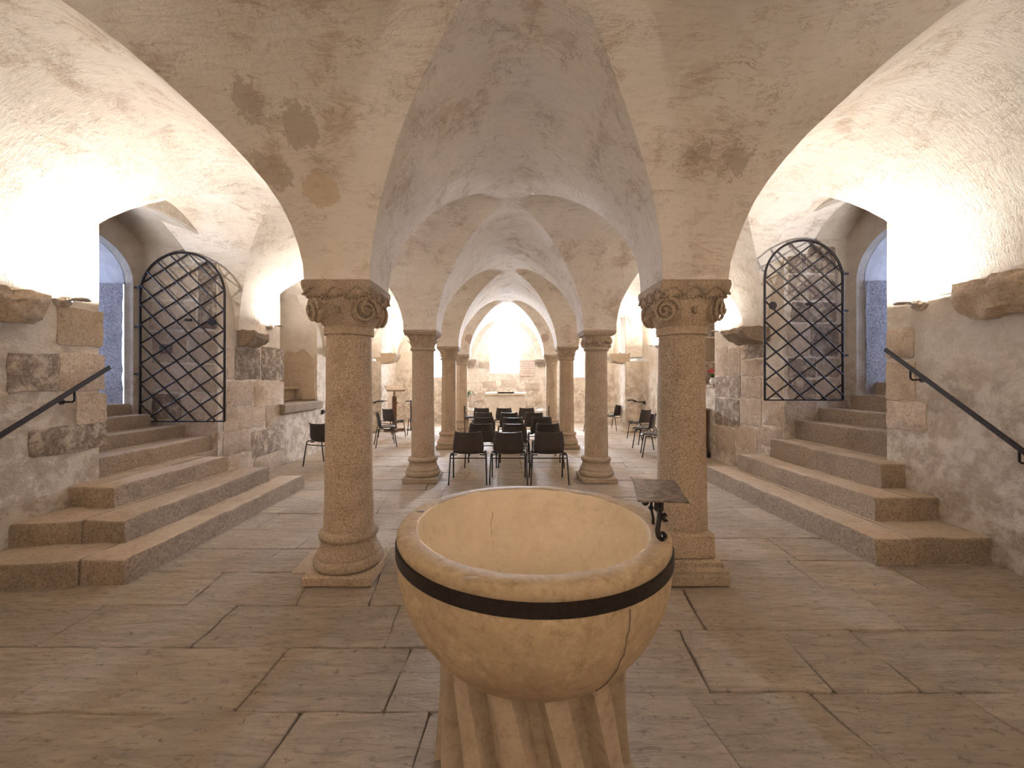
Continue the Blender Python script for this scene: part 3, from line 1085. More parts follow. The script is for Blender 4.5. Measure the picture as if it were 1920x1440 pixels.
def column(ix, iy, label, style, base='attic'):
    X, Y = CX[ix], CY[iy]
    root = empty('stone_column', (X, Y, 0), 0, label, 'column', 'columns of the crypt')
    # base
    if base == 'attic':
        bm = bmesh.new()
        vs = add_box(bm, (0, 0, 0.04), (0.53, 0.53, 0.08), 0.012)
        bmesh.ops.subdivide_edges(bm, edges=[e for e in bm.edges if e.calc_length() > 0.3], cuts=6, use_grid_fill=True)
        for v in bm.verts: v.co += Vector((nz(v.co, 12), nz(v.co, 12, 3), nz(v.co, 12, 7) * 0.4)) * 0.012
        for v in bm.verts: v.co.z = max(v.co.z, 0.001)
        fin('plinth', bm, M['carved'], root, 40)
        bm = bmesh.new()
        pr = [(0.23, 0.075), (0.255, 0.085), (0.268, 0.11), (0.266, 0.14), (0.25, 0.162), (0.243, 0.168), (0.247, 0.18), (0.24, 0.195), (0.224, 0.215), (0.213, 0.25), (0.207, 0.285), (0.209, 0.295), (0.224, 0.305), (0.229, 0.325), (0.222, 0.35), (0.205, 0.362), (0.19, 0.37)]
        add_lathe(bm, pr, 40, wob=0.004, seed=iy)
        fin('base', bm, M['carved'], root, 45)
        zb = 0.365
    else:
        bm = bmesh.new()
        add_box(bm, (0, 0, 0.045), (0.52, 0.52, 0.09), 0.012)
        fin('plinth', bm, M['carved'], root, 40)
        bm = bmesh.new()
        add_lathe(bm, [(0.25, 0.085), (0.252, 0.115), (0.235, 0.13), (0.225, 0.135), (0.222, 0.165), (0.20, 0.18)], 40, [1] * 6, wob=0.004)
        fin('moulding', bm, M['carved'], root, 40)
        bm = bmesh.new()
        add_box(bm, (0, 0, 0.275), (0.365, 0.40, 0.20), 0.018)
        bmesh.ops.subdivide_edges(bm, edges=[e for e in bm.edges if e.calc_length() > 0.12], cuts=4, use_grid_fill=True)
        for v in bm.verts: v.co += Vector((nz(v.co, 9), nz(v.co, 9, 3), 0)) * 0.010
        fin('base', bm, M['carved'], root, 40)
        zb = 0.37
    # shaft
    neck = 1.96 if style == 'volute' else 2.02
    bm = bmesh.new()
    r0, r1 = (0.190, 0.172) if style == 'volute' else (0.178, 0.163)
    n = 8 if style == 'octagon' else 40
    rows = 14
    if style == 'octagon':
        prs = [(0.185, zb), (0.176, zb + 0.05)] + [(0.176 - 0.008 * k / rows, zb + 0.05 + (neck - zb - 0.05) * k / rows) for k in range(1, rows + 1)]
        add_lathe(bm, prs, 8)
        bmesh.ops.rotate(bm, cent=(0, 0, 0), matrix=Matrix.Rotation(PI / 8, 3, 'Z'), verts=bm.verts)
        fin('shaft', bm, M['granite'], root, 20)
    else:
        prs = [(r0 + (r1 - r0) * k / rows, zb + (neck - zb) * k / rows) for k in range(rows + 1)]
        if style == 'volute':
            prs += [(r1, neck - 0.001)]
        add_lathe(bm, prs, n, wob=0.006, seed=ix * 3 + iy)
        fin('shaft', bm, M['granite'], root, 60)
    # capital
    cap = empty('capital', (0, 0, 0))
    cap.parent = root
    if style == 'volute':
        bm = bmesh.new()
        pr = [(0.178, 1.90), (0.19, 1.905), (0.192, 1.955), (0.186, 1.965), (0.20, 1.985), (0.212, 2.03), (0.226, 2.09), (0.232, 2.15), (0.232, 2.185)]
        sq = [0, 0, 0, 0, 0.15, 0.35, 0.6, 0.8, 0.9]
        add_lathe(bm, pr, 48, sq, wob=0.004)
        fin('bell', bm, M['carved'], cap, 45)
        bm = bmesh.new()
        pr = [(0.20, 2.165), (0.238, 2.175), (0.252, 2.195), (0.256, 2.215), (0.262, 2.235), (0.266, 2.262), (0.264, 2.292), (0.255, 2.300)]
        sq = [0.9] + [0.93] * 7
        rg = add_lathe(bm, pr, 72, sq, wob=0.006, seed=5)
        # scalloped lower edge like the carved waves of the slab
        for i, ring in enumerate(rg[:5]):
            for k, v in enumerate(ring):
                a = 2 * PI * k / 72
                v.co.z += 0.012 * math.sin(a * 12) * (1 - i / 5)
                v.co.xy *= 1 + 0.02 * math.sin(a * 12 + 1.0) * (1 - i / 5)
        fin('abacus', bm, M['carved'], cap, 50)
        # fringe of short grooved teeth and wavy bands
        bm = bmesh.new()
        for q in range(4):
            R = Matrix.Rotation(q * PI / 2, 4, 'Z')
            for k in range(17):
                u = -0.225 + 0.45 * k / 16
                hgt = 0.030 + 0.010 * math.sin(k * 1.9)
                r_ = bmesh.ops.create_icosphere(bm, subdivisions=1, radius=1)
                bmesh.ops.scale(bm, vec=(0.0105, 0.016, hgt * 0.62), verts=r_['verts'])
                bmesh.ops.translate(bm, vec=(u, -0.236, 2.176 + 0.010 * math.sin(k * 0.9)), verts=r_['verts'])
                bmesh.ops.transform(bm, matrix=R, verts=r_['verts'])
            for ww in range(3):
                u0 = -0.24 + 0.16 * ww
                pts = [(u0 + 0.16 * t / 8, -0.258, 2.205 + 0.05 * math.sin(PI * min(1, t / 8 * 1.1)) - 0.012) for t in range(9)]
                nb = len(bm.verts)
                add_tube(bm, pts, 0.010, 6)
                bm.verts.ensure_lookup_table()
                bmesh.ops.transform(bm, matrix=R, verts=bm.verts[nb:])
        fin('carved_fringe', bm, M['carved'], cap, 60)
        for q in range(4):
            a = PI / 4 + q * PI / 2
            o = bpy.data.objects.new('volute', VOL)
            COL.objects.link(o)
            o.parent = cap
            o.location = (0.268 * math.cos(a), 0.268 * math.sin(a), 2.078)
            d = Vector((math.cos(a), math.sin(a), -0.12)).normalized()
            o.rotation_euler = d.to_track_quat('Z', 'Y').to_euler()
        ring_of(cap, 'knob', HEAD, 4, 0.215, 2.085, 0.1, 0, 0.62)
    else:
        aw = 0.235 if iy == 1 else 0.25
        bm = bmesh.new()
        add_lathe(bm, [(0.17, neck - 0.03), (0.188, neck - 0.02), (0.195, neck), (0.188, neck + 0.018), (0.172, neck + 0.022)], 36)
        fin('astragal', bm, M['carved'], cap, 50)
        bm = bmesh.new()
        z0 = neck + 0.015
        pr = [(0.168, z0), (0.170, z0 + 0.05), (0.180, z0 + 0.11), (0.195, z0 + 0.16), (0.212, 2.235)]
        add_lathe(bm, pr, 40, [0, 0.1, 0.3, 0.6, 0.85], wob=0.003)
        fin('bell', bm, M['carved'], cap, 45)
        bm = bmesh.new()
        add_lathe(bm, [(aw - 0.03, 2.218), (aw - 0.012, 2.226), (aw - 0.010, 2.248), (aw, 2.255), (aw, 2.292), (aw - 0.006, 2.30)], 40, [0.97] * 6, wob=0.004, seed=2)
        fin('abacus', bm, M['carved'], cap, 40)
        if style == 'heads':
            ring_of(cap, 'carved_head', HEAD, 4, 0.20, 2.155, 0.0, PI / 4, 1.15, 0.0)
            ring_of(cap, 'carved_head', HEAD, 4, 0.178, 2.09, 0.0, 0.0, 0.8)
            ring_of(cap, 'leaf', LEAF, 8, 0.165, z0, 0.0, PI / 8, 0.8)
        else:
            ring_of(cap, 'leaf', LEAF, 8, 0.172, z0, 0.0, 0, 1.0)
            ring_of(cap, 'leaf', LEAF, 8, 0.188, z0 + 0.10, 0.12, PI / 8, 0.95, 0.25)
    return root


column(0, 1, 'near left column with spiral volute capital and round moulded base', 'volute')
column(1, 1, 'near right column with spiral volute capital on a square block base', 'volute', 'block')
column(0, 2, 'left column of the second pair with two tiers of carved leaves', 'leaves')
column(1, 2, 'right column of the second pair with carved heads on its capital', 'heads')
column(0, 3, 'left eight-sided column of the third pair behind the chairs', 'octagon')
column(1, 3, 'right eight-sided column of the third pair behind the chairs', 'octagon')
column(0, 4, 'farthest left slender column nearest the far wall', 'octagon')
column(1, 4, 'farthest right slender column nearest the far wall', 'octagon')


# ------------------------------------------------------------------ stairs
def step_block(parent, pts, zt, rise, seed=0):
    """one worn stone of a stair: tread in paler stone, riser in rough stone"""
    bm = bmesh.new()
    out = []
    n = len(pts)
    for i in range(n):
        a, b = Vector(pts[i]), Vector(pts[(i + 1) % n])
        m = max(1, int((b - a).length / 0.07))
        for k in range(m):
            out.append(a + (b - a) * k / m)
    cx = sum(p.x for p in out) / len(out)
    cy = sum(p.y for p in out) / len(out)
    levels = [(0.0, zt - rise - 0.02), (0.0, zt - rise * 0.75), (0.0, zt - rise * 0.5), (0.0, zt - rise * 0.25), (0.002, zt - 0.022), (0.010, zt - 0.007), (0.024, zt)]
    rings = []
    for ins, z in levels:
        ring = []
        for p in out:
            d = Vector((p.x - cx, p.y - cy))
            d.normalize()
            nn = 0.016 * nz((p.x, p.y, z), 5, seed) + 0.008 * nz((p.x, p.y, z), 17, seed)
            if z >= zt - 0.001: nn *= 0.3
            zz = z + (0.010 * nz((p.x, p.y, 0), 3.5, seed) if z > zt - 0.05 else 0)
            ring.append(bm.verts.new((p.x - d.x * ins + d.x * nn, p.y - d.y * ins + d.y * nn, zz)))
        rings.append(ring)
    m = len(out)
    for a, b in zip(rings, rings[1:]):
        for k in range(m):
            bm.faces.new((a[k], a[(k + 1) % m], b[(k + 1) % m], b[k]))
    mids = [(0.5, ), ]
    inner = [bm.verts.new((cx + (v.co.x - cx) * 0.5, cy + (v.co.y - cy) * 0.5, v.co.z - 0.004)) for v in rings[-1]]
    for k in range(m):
        bm.faces.new((rings[-1][k], rings[-1][(k + 1) % m], inner[(k + 1) % m], inner[k]))
    bm.faces.new(inner)
    bmesh.ops.recalc_face_normals(bm, faces=bm.faces)
    me = bpy.data.meshes.new('step')
    me.materials.append(M['step'])
    me.materials.append(M['tread'])
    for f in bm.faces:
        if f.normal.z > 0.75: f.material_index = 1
    bm.to_mesh(me); bm.free()
    me.shade_smooth()
    me.set_sharp_from_angle(angle=math.radians(45))
    o = bpy.data.objects.new('step', me)
    COL.objects.link(o)
    o.parent = parent
    return o


def rect(x0, y0, x1, y1):
    return [(x0, y0), (x1, y0), (x1, y1), (x0, y1)]


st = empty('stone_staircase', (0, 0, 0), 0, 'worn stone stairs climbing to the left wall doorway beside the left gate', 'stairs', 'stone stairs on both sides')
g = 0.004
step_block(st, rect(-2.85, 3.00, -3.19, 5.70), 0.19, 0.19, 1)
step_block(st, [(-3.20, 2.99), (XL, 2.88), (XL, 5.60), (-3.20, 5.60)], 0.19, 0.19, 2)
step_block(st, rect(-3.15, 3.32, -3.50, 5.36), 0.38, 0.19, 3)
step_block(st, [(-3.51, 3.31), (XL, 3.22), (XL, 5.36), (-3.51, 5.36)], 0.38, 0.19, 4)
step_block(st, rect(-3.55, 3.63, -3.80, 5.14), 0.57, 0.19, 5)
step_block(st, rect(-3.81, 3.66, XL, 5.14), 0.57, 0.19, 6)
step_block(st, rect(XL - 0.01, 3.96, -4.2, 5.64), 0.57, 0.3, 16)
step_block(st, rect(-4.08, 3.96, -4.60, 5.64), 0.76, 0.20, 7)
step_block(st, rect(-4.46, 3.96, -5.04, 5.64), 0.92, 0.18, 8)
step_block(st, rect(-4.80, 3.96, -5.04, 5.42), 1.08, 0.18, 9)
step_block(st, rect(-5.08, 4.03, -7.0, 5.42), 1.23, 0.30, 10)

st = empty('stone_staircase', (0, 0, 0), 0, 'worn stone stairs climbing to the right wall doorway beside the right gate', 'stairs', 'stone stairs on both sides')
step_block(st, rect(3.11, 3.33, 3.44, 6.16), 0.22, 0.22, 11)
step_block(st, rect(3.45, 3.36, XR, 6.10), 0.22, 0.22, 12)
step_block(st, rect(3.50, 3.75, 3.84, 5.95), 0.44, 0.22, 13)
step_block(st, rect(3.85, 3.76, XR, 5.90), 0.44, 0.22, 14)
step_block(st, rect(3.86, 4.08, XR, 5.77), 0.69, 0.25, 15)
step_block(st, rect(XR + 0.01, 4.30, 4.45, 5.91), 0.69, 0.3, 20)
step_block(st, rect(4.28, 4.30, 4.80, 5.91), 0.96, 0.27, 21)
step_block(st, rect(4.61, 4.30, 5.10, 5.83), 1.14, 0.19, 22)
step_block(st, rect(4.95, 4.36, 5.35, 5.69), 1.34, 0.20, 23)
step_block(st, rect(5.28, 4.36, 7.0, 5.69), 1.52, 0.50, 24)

# ------------------------------------------------------------------ iron gates
def gate(x0, y, z0, wd, ht, flip, label):
    root = empty('lattice_gate', (x0, y, z0), 0, label, 'gate', 'wrought iron gates')
    r = wd / 2
    zs = ht - r
    def inside(u, v):
        if u < 0 or u > wd or v < 0: return False
        if v <= zs: return True
        return (u - r) ** 2 + (v - zs) ** 2 <= r * r
    bm = bmesh.new()
    pts = [(0, 0, 0), (0, 0, zs)] + [(r - r * math.cos(PI * k / 24), 0, zs + r * math.sin(PI * k / 24)) for k in range(1, 24)] + [(wd, 0, zs), (wd, 0, 0)]
    add_tube(bm, pts, 0.016, 8)
    fin('frame_arch', bm, M['iron'], root, 50)
    bm = bmesh.new()
    add_tube(bm, [(0, 0, 0), (wd, 0, 0)], 0.010, 8)
    fin('bottom_rail', bm, M['iron'], root, 50)
    def bar(sl, v0, dy):
        a = None; b = None
        for i in range(600):
            u = wd * i / 599
            v = v0 + sl * u
            if inside(u, v):
                if a is None: a = (u, v)
                b = (u, v)
        if a is None or math.hypot(b[0] - a[0], b[1] - a[1]) < 0.1: return
        bm = bmesh.new()
        n = 10
        pts = []
        for i in range(n + 1):
            t = i / n
            pts.append((a[0] + (b[0] - a[0]) * t, dy + 0.004 * math.sin(t * 17), a[1] + (b[1] - a[1]) * t))
        add_tube(bm, pts, 0.0115, 6)
        fin('lattice_bar', bm, M['iron'], root, 50)
    s1, s2, sp = (0.63, -1.02, 0.272) if not flip else (0.74, -0.95, 0.285)
    for k in range(-5, 14):
        bar(s1, -0.02 + k * sp, 0.009)
        bar(s2, 0.25 + k * sp, -0.009)
    # lock plate, hinges with their pins
    lu = wd * 0.86 if not flip else 0.10
    bm = bmesh.new()
    r_ = bmesh.ops.create_cone(bm, segments=20, radius1=0.055, radius2=0.055, depth=0.012, cap_ends=True)
    bmesh.ops.rotate(bm, cent=(0, 0, 0), matrix=Matrix.Rotation(PI / 2, 3, 'X'), verts=r_['verts'])
    bmesh.ops.translate(bm, vec=(lu, -0.02, ht * 0.59), verts=r_['verts'])
    fin('lock_plate', bm, M['iron'], root, 40)
    hu = 0 if not flip else wd
    sg = -1 if not flip else 1
    for hv in (0.28 * ht, 0.56 * ht, 0.88 * ht - 0.2):
        bm = bmesh.new()
        add_box(bm, (hu + sg * 0.03, 0, hv), (0.10, 0.016, 0.028), 0.003)
        add_tube(bm, [(hu, 0, hv - 0.035), (hu, 0, hv + 0.035)], 0.018, 8)
        fin('hinge', bm, M['iron'], root, 40)
    bm = bmesh.new()
    add_box(bm, (wd * 0.57, 0.0, ht * 0.60), (0.09, 0.03, 0.035), 0.005)
    fin('latch', bm, M['iron'], root, 40)
    return root


gate(-4.97, 5.45, 0.98, 1.155, 2.31, False, 'arched black lattice gate standing open beside the left stairs')
gate(3.665, 5.59, 1.265, 1.095, 2.24, True, 'arched black lattice gate standing open beside the right stairs')
# rectangular hole and dark hollow behind the left gate
bm = bmesh.new()
add_box(bm, (-4.72, 5.575, 1.98), (0.17, 0.03, 0.13), 0.004)
o = fin('putlog_hole', bm, M['inkline'], wall_left)

# ------------------------------------------------------------------ handrails
def handrail(X, sgn, p0, p1, brs, label):
    root = empty('handrail', (X, p0[0], p0[1]), 0, label, 'handrail', 'iron handrails')
    off = Vector((X, p0[0], p0[1]))
    a, b = Vector((X, p0[0], p0[1])), Vector((X, p1[0], p1[1]))
    d = (b - a)
    ang = math.atan2(d.z, d.y)
    bm = bmesh.new()
    L = d.length
    vs = add_box(bm, (0, L / 2, 0), (0.016, L, 0.042), 0.004, None)
    bmesh.ops.rotate(bm, cent=(0, 0, 0), matrix=Matrix.Rotation(ang, 3, 'X'), verts=bm.verts)
    fin('rail', bm, M['iron'], root, 40)
    for t in brs:
        p = a + d * t - off
        bm = bmesh.new()
        add_tube(bm, [p + Vector((0, 0, -0.01)), p + Vector((0, 0, -0.10)), p + Vector((sgn * 0.02, 0, -0.115)), p + Vector((sgn * 0.12, 0, -0.115))], 0.009, 8)
        r_ = bmesh.ops.create_cone(bm, segments=16, radius1=0.026, radius2=0.026, depth=0.01, cap_ends=True, matrix=Matrix.Translation(p + Vector((sgn * 0.115, 0, -0.115))) @ Matrix.Rotation(PI / 2, 4, 'Y'))
        fin('bracket', bm, M['iron'], root, 40)


handrail(-3.88, -1, (2.30, 0.62), (3.93, 1.675), (0.2, 0.80), 'black iron handrail fixed to the left wall above the stairs')
handrail(4.00, 1, (2.30, 0.40), (4.18, 1.87), (0.42, 0.86), 'black iron handrail fixed to the right wall above the stairs')


# ------------------------------------------------------------------ wall lamps
def make_lamp():
    root = empty('wall_lamp', (0, 0, 0), 0, 'x', 'lamp', 'chrome wall up-lighters')
    bm = bmesh.new()
    add_lathe(bm, [(0.001, 0.085), (0.03, 0.08), (0.052, 0.06), (0.066, 0.03), (0.070, 0.004), (0.075, 0.0), (0.075, -0.01)], 28)
    bmesh.ops.rotate(bm, cent=(0, 0, 0), matrix=Matrix.Rotation(PI / 2, 3, 'Y'), verts=bm.verts)
    fin('wall_dome', bm, M['chrome'], root, 50)
    bm = bmesh.new()
    add_tube(bm, [(0.05, 0, 0.0), (0.13, 0, 0.002)], 0.012, 8)
    fin('arm', bm, M['chrome'], root, 50)
    bm = bmesh.new()
    add_lathe(bm, [(0.012, -0.012), (0.058, -0.012), (0.066, -0.006), (0.068, 0.004), (0.064, 0.012), (0.056, 0.012), (0.052, 0.0), (0.001, 0.0)], 28, close=False)
    bmesh.ops.translate(bm, vec=(0.185, 0, 0.004), verts=bm.verts)
    dish = fin('dish', bm, M['chrome'], root, 50)
    bm = bmesh.new()
    add_lathe(bm, [(0.001, 0.001), (0.042, 0.001), (0.042, 0.006), (0.001, 0.007)], 20)
    bmesh.ops.translate(bm, vec=(0.185, 0, 0.004), verts=bm.verts)
    fin('bulb', bm, M['bulb'], dish, 50)
    return root


proto = None
lamp_l = bpy.data.lights.new('lamp_light', 'AREA')
lamp_l.shape = 'DISK'
lamp_l.size = 0.09
lamp_l.energy = LAMP_W
lamp_l.color = LAMP_C
LAMPS = [(-1, XL, 3.60, 2.27, 'chrome wall lamp above the left handrail, nearest on the left wall'),
         (1, XR, 3.93, 2.30, 'chrome wall lamp above the right handrail, nearest on the right wall'),
         (-1, XL, 6.77, 2.46, 'small chrome lamp on the left wall right of the lattice gate'),
         (1, XR, 7.42, 2.45, 'small chrome lamp on the right wall left of the lattice gate'),
         (-1, XL, 10.3, 2.45, 'chrome lamp on the left wall behind the near left column'),
         (1, XR, 10.6, 2.45, 'chrome lamp on the right wall behind the near right column'),
         (-1, XL, 13.4, 2.45, 'farthest chrome lamp on the left wall beyond the pilaster'),
         (1, XR, 13.4, 2.45, 'farthest chrome lamp on the right wall beyond the pilaster'),
         (-1, XL, -0.45, 2.30, 'added unseen chrome lamp on the left wall just behind the viewpoint'),
         (1, XR, -0.45, 2.30, 'added unseen chrome lamp on the right wall just behind the viewpoint'),
         (-1, XL, -1.9, 2.30, 'added unseen chrome lamp on the left wall farther behind the viewpoint'),
         (1, XR, -1.9, 2.30, 'added unseen chrome lamp on the right wall farther behind the viewpoint'),
         (0, -0.75, Y_BACK, 2.20, 'added unseen chrome lamp on the rear wall left of its middle'),
         (0, 0.95, Y_BACK, 2.20, 'added unseen chrome lamp on the rear wall right of its middle')]
rear_l = lamp_l.copy()  # for the added lamps out of view that brighten the foreground
rear_l.energy = REAR_W
for sgn, X, Y, Z, lab in LAMPS:
    if proto is None:
        proto = make_lamp()
        o = proto
    else:
        o = copy_tree(proto)
    o.location = (X, Y, Z)
    o.rotation_euler = (0, 0, {-1: 0, 1: PI, 0: PI / 2}[sgn])
    o['label'] = lab
    lo = bpy.data.objects.new('lamp_light', lamp_l if Y > 0 else rear_l)
    COL.objects.link(lo)
    lo.location = (X - sgn * 0.185, Y + (0.185 if sgn == 0 else 0), Z + 0.03)
    d = Vector((sgn * 0.10, 0.25 if sgn == 0 else 0, 1))
    lo.rotation_euler = d.to_track_quat('-Z', 'Y').to_euler()


# ------------------------------------------------------------------ baptismal font
FX, FY = 0.119, 1.71
font = empty('baptismal_font', (FX, FY, 0), 0, 'large round stone font bowl with a black iron band in the foreground', 'font')
bm = bmesh.new()
out = []
R, zt = 0.557, 0.95
out += [(0.476, zt - 0.010), (0.480, zt - 0.002), (0.486, zt), (0.544, zt), (0.553, zt - 0.005), (R, zt - 0.014), (R, 0.912), (R - 0.004, 0.905), (R - 0.004, 0.862), (R + 0.001, 0.850)]
for i in range(1, 17):
    a = PI / 2 * i / 17.5
    out.append((R * math.cos(a) ** 0.92 if i < 17 else 0.2, 0.85 - 0.505 * math.sin(a)))
inn = [(0.476, zt - 0.010)]
for i in range(1, 15):
    a = PI / 2 * i / 14
    inn.append((max(0.001, 0.474 * math.cos(a)), 0.93 - 0.42 * math.sin(a)))
prf = out[::-1] + inn[1:]
rings = add_lathe(bm, prf, 96, wob=0.004, seed=4)
for ring in rings:
    for v in ring:
        a = math.atan2(v.co.y, v.co.x)
        if v.co.z > 0.93 and math.hypot(v.co.x, v.co.y) > 0.47:
            v.co.z += 0.004 * nz(v.co, 9)
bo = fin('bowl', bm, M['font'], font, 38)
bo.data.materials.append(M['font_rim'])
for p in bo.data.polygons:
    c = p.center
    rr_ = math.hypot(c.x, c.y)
    if (rr_ > 0.482 and c.z > 0.86) or rr_ > 0.50 * math.sqrt(max(0.0, 1 - ((0.85 - c.z) / 0.48) ** 2)) and c.z < 0.93:  # soiled rim, and the outer face with shade in its colour
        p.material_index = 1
bm = bmesh.new()
rg = add_lathe(bm, [(R - 0.010, 0.858), (R + 0.0065, 0.859), (R + 0.007, 0.880), (R + 0.0065, 0.902), (R - 0.010, 0.903)], 96, wob=0.003, seed=4, close=False)
fin('iron_band', bm, M['iron'], font, 40)
bm = bmesh.new()
n = 240
rings = []
for j in range(25):
    z = 0.50 * j / 24
    ring = []
    for k in range(n):
        a = 2 * PI * k / n + (0.5 - z) * 9.0 / 13
        ph = (a * 13 - (0.5 - z) * 9.0) / (2 * PI)
        s = ph - math.floor(ph)
        fl = min(1.0, max(0.0, (abs(2 * s - 1) - 0.30) / 0.28)); fl = fl * fl * (3 - 2 * fl)
        r = 0.312 + 0.076 * fl + 0.02 * (1 - z / 0.5) ** 3
        ring.append(bm.verts.new((r * math.cos(a), r * math.sin(a), z)))
    rings.append(ring)
for a_, b_ in zip(rings, rings[1:]):
    for k in range(n):
        bm.faces.new((a_[k], a_[(k + 1) % n], b_[(k + 1) % n], b_[k]))
bm.faces.new(rings[0][::-1]); bm.faces.new(rings[-1])
fin('fluted_pedestal', bm, M['pedestal'], font, 40)
# discs for rim holes, their shade put into the colour, and patches, hair cracks
for (px, py, rx, ry) in ((788, 959, 0.022, 0.014), (884, 1084, 0.030, 0.012)):
    Yv = 0.6 * F / (py - VY)
    Xv = (px - VX) * Yv / F
    bm = bmesh.new()
    add_lathe(bm, [(1.0, 0.0), (0.8, 0.0025), (0.001, 0.003)], 18)
    bmesh.ops.scale(bm, vec=(rx, ry, 1), verts=bm.verts)
    bmesh.ops.translate(bm, vec=(Xv - FX, Yv - FY, zt - 0.001), verts=bm.verts)
    fin('rim_hole_disc', bm, M['plate'] if px < 800 else M['pedestal'], font, 40)


def crack(pts3, r=0.0016):
    bm = bmesh.new()
    add_tube(bm, pts3, r, 5)
    fin('crack', bm, M['inkline'], font, 50)


def crack_line(a0, z_list, inside):
    pts = []
    for i, z in enumerate(z_list):
        a = a0 + 0.03 * nz((i * 0.9, a0, 0), 1.7) + (0.10 if inside else -0.02) * i / len(z_list)
        if inside:
            s = min(1, max(0, (0.93 - z) / 0.42))
            r = 0.474 * math.sqrt(max(0, 1 - s * s)) + 0.0005
        else:
            s = min(1, max(0, (0.85 - z) / 0.505))
            r = R * (math.sqrt(max(0, 1 - s * s))) ** 0.92 + 0.0015
        pts.append((r * math.cos(a), r * math.sin(a), z))
    crack(pts)


crack_line(math.radians(113), [0.84 - 0.02 * i for i in range(13)], True)
crack_line(math.radians(-61), [0.845 - 0.022 * i for i in range(17)], False)

# ------------------------------------------------------------------ iron book stand on the rim
bs = empty('book_stand', (0.60, 1.56, 0.95), 0, 'small iron book stand with a slanted plate clamped on the font rim', 'stand')
O = Vector((0.60, 1.56, 0.95))
bm = bmesh.new()
q = []
for (px, py, zz) in ((1196, 938, 1.095), (1292, 941, 1.095), (1265, 900, 1.105), (1186, 897, 1.105)):
    Yv = (EYE - zz) * F / (py - VY)
    q.append(Vector(((px - VX) * Yv / F, Yv, zz)) - O)
lowv = [bm.verts.new(p + Vector((0, 0, -0.006))) for p in q]
upv = [bm.verts.new(p) for p in q]
bm.faces.new(upv); bm.faces.new(lowv[::-1])
for k in range(4):
    bm.faces.new((lowv[k], lowv[(k + 1) % 4], upv[(k + 1) % 4], upv[k]))
fin('plate', bm, M['plate'], bs)


def scroll(cx, cz, r, a0, turns, sgn, n=18):
    return [(cx + sgn * r * (1 - 0.6 * t / n) * math.cos(a0 + turns * 2 * PI * t / n), cz + r * (1 - 0.6 * t / n) * math.sin(a0 + turns * 2 * PI * t / n)) for t in range(n + 1)]


def flat_bar(bm, pts, wd=0.014, th=0.006):
    add_tube(bm, pts, wd * 0.75, 6, True, 0.6)


bm = bmesh.new()
# stem from foot scroll up to the plate
st_pts = [(-0.020, -0.075, 0.012), (-0.024, -0.07, 0.035), (-0.015, -0.055, 0.06), (0.0, -0.03, 0.085), (0.005, -0.01, 0.115), (0.0, 0.02, 0.138)]
flat_bar(bm, st_pts, 0.020)
fin('stem', bm, M['iron'], bs, 50)
bm = bmesh.new()
flat_bar(bm, [(-0.022 + (x), -0.075, 0.018 + z) for x, z in scroll(0.014, 0.002, 0.016, PI, 0.8, 1)], 0.018)
fin('foot_scroll', bm, M['iron'], bs, 50)
bm = bmesh.new()
flat_bar(bm, [(0.004 + x, -0.05, 0.075 + z) for x, z in scroll(0.012, 0.0, 0.014, PI / 2, 0.6, 1)], 0.016)
fin('middle_scroll', bm, M['iron'], bs, 50)
bm = bmesh.new()
flat_bar(bm, [(0.0, 0.02, 0.145), (-0.03, 0.02, 0.13)] + [(-0.04 + x, 0.02, 0.115 + z) for x, z in scroll(0.0, 0.0, 0.014, PI / 2, 0.7, -1)], 0.014)
fin('side_scroll', bm, M['iron'], bs, 50)
bm = bmesh.new()
flat_bar(bm, [(0.02, 0.09, 0.004), (0.018, 0.085, 0.03), (0.0, 0.06, 0.08), (0.0, 0.05, 0.138)], 0.012)
r_ = bmesh.ops.create_icosphere(bm, subdivisions=2, radius=0.011)
bmesh.ops.translate(bm, vec=(0.0, 0.06, 0.08), verts=r_['verts'])
fin('rear_leg', bm, M['iron'], bs, 50)
bm = bmesh.new()
add_box(bm, (0.005, -0.008, 0.112), (0.034, 0.022, 0.05), 0.006)
fin('clamp', bm, M['iron'], bs, 50)


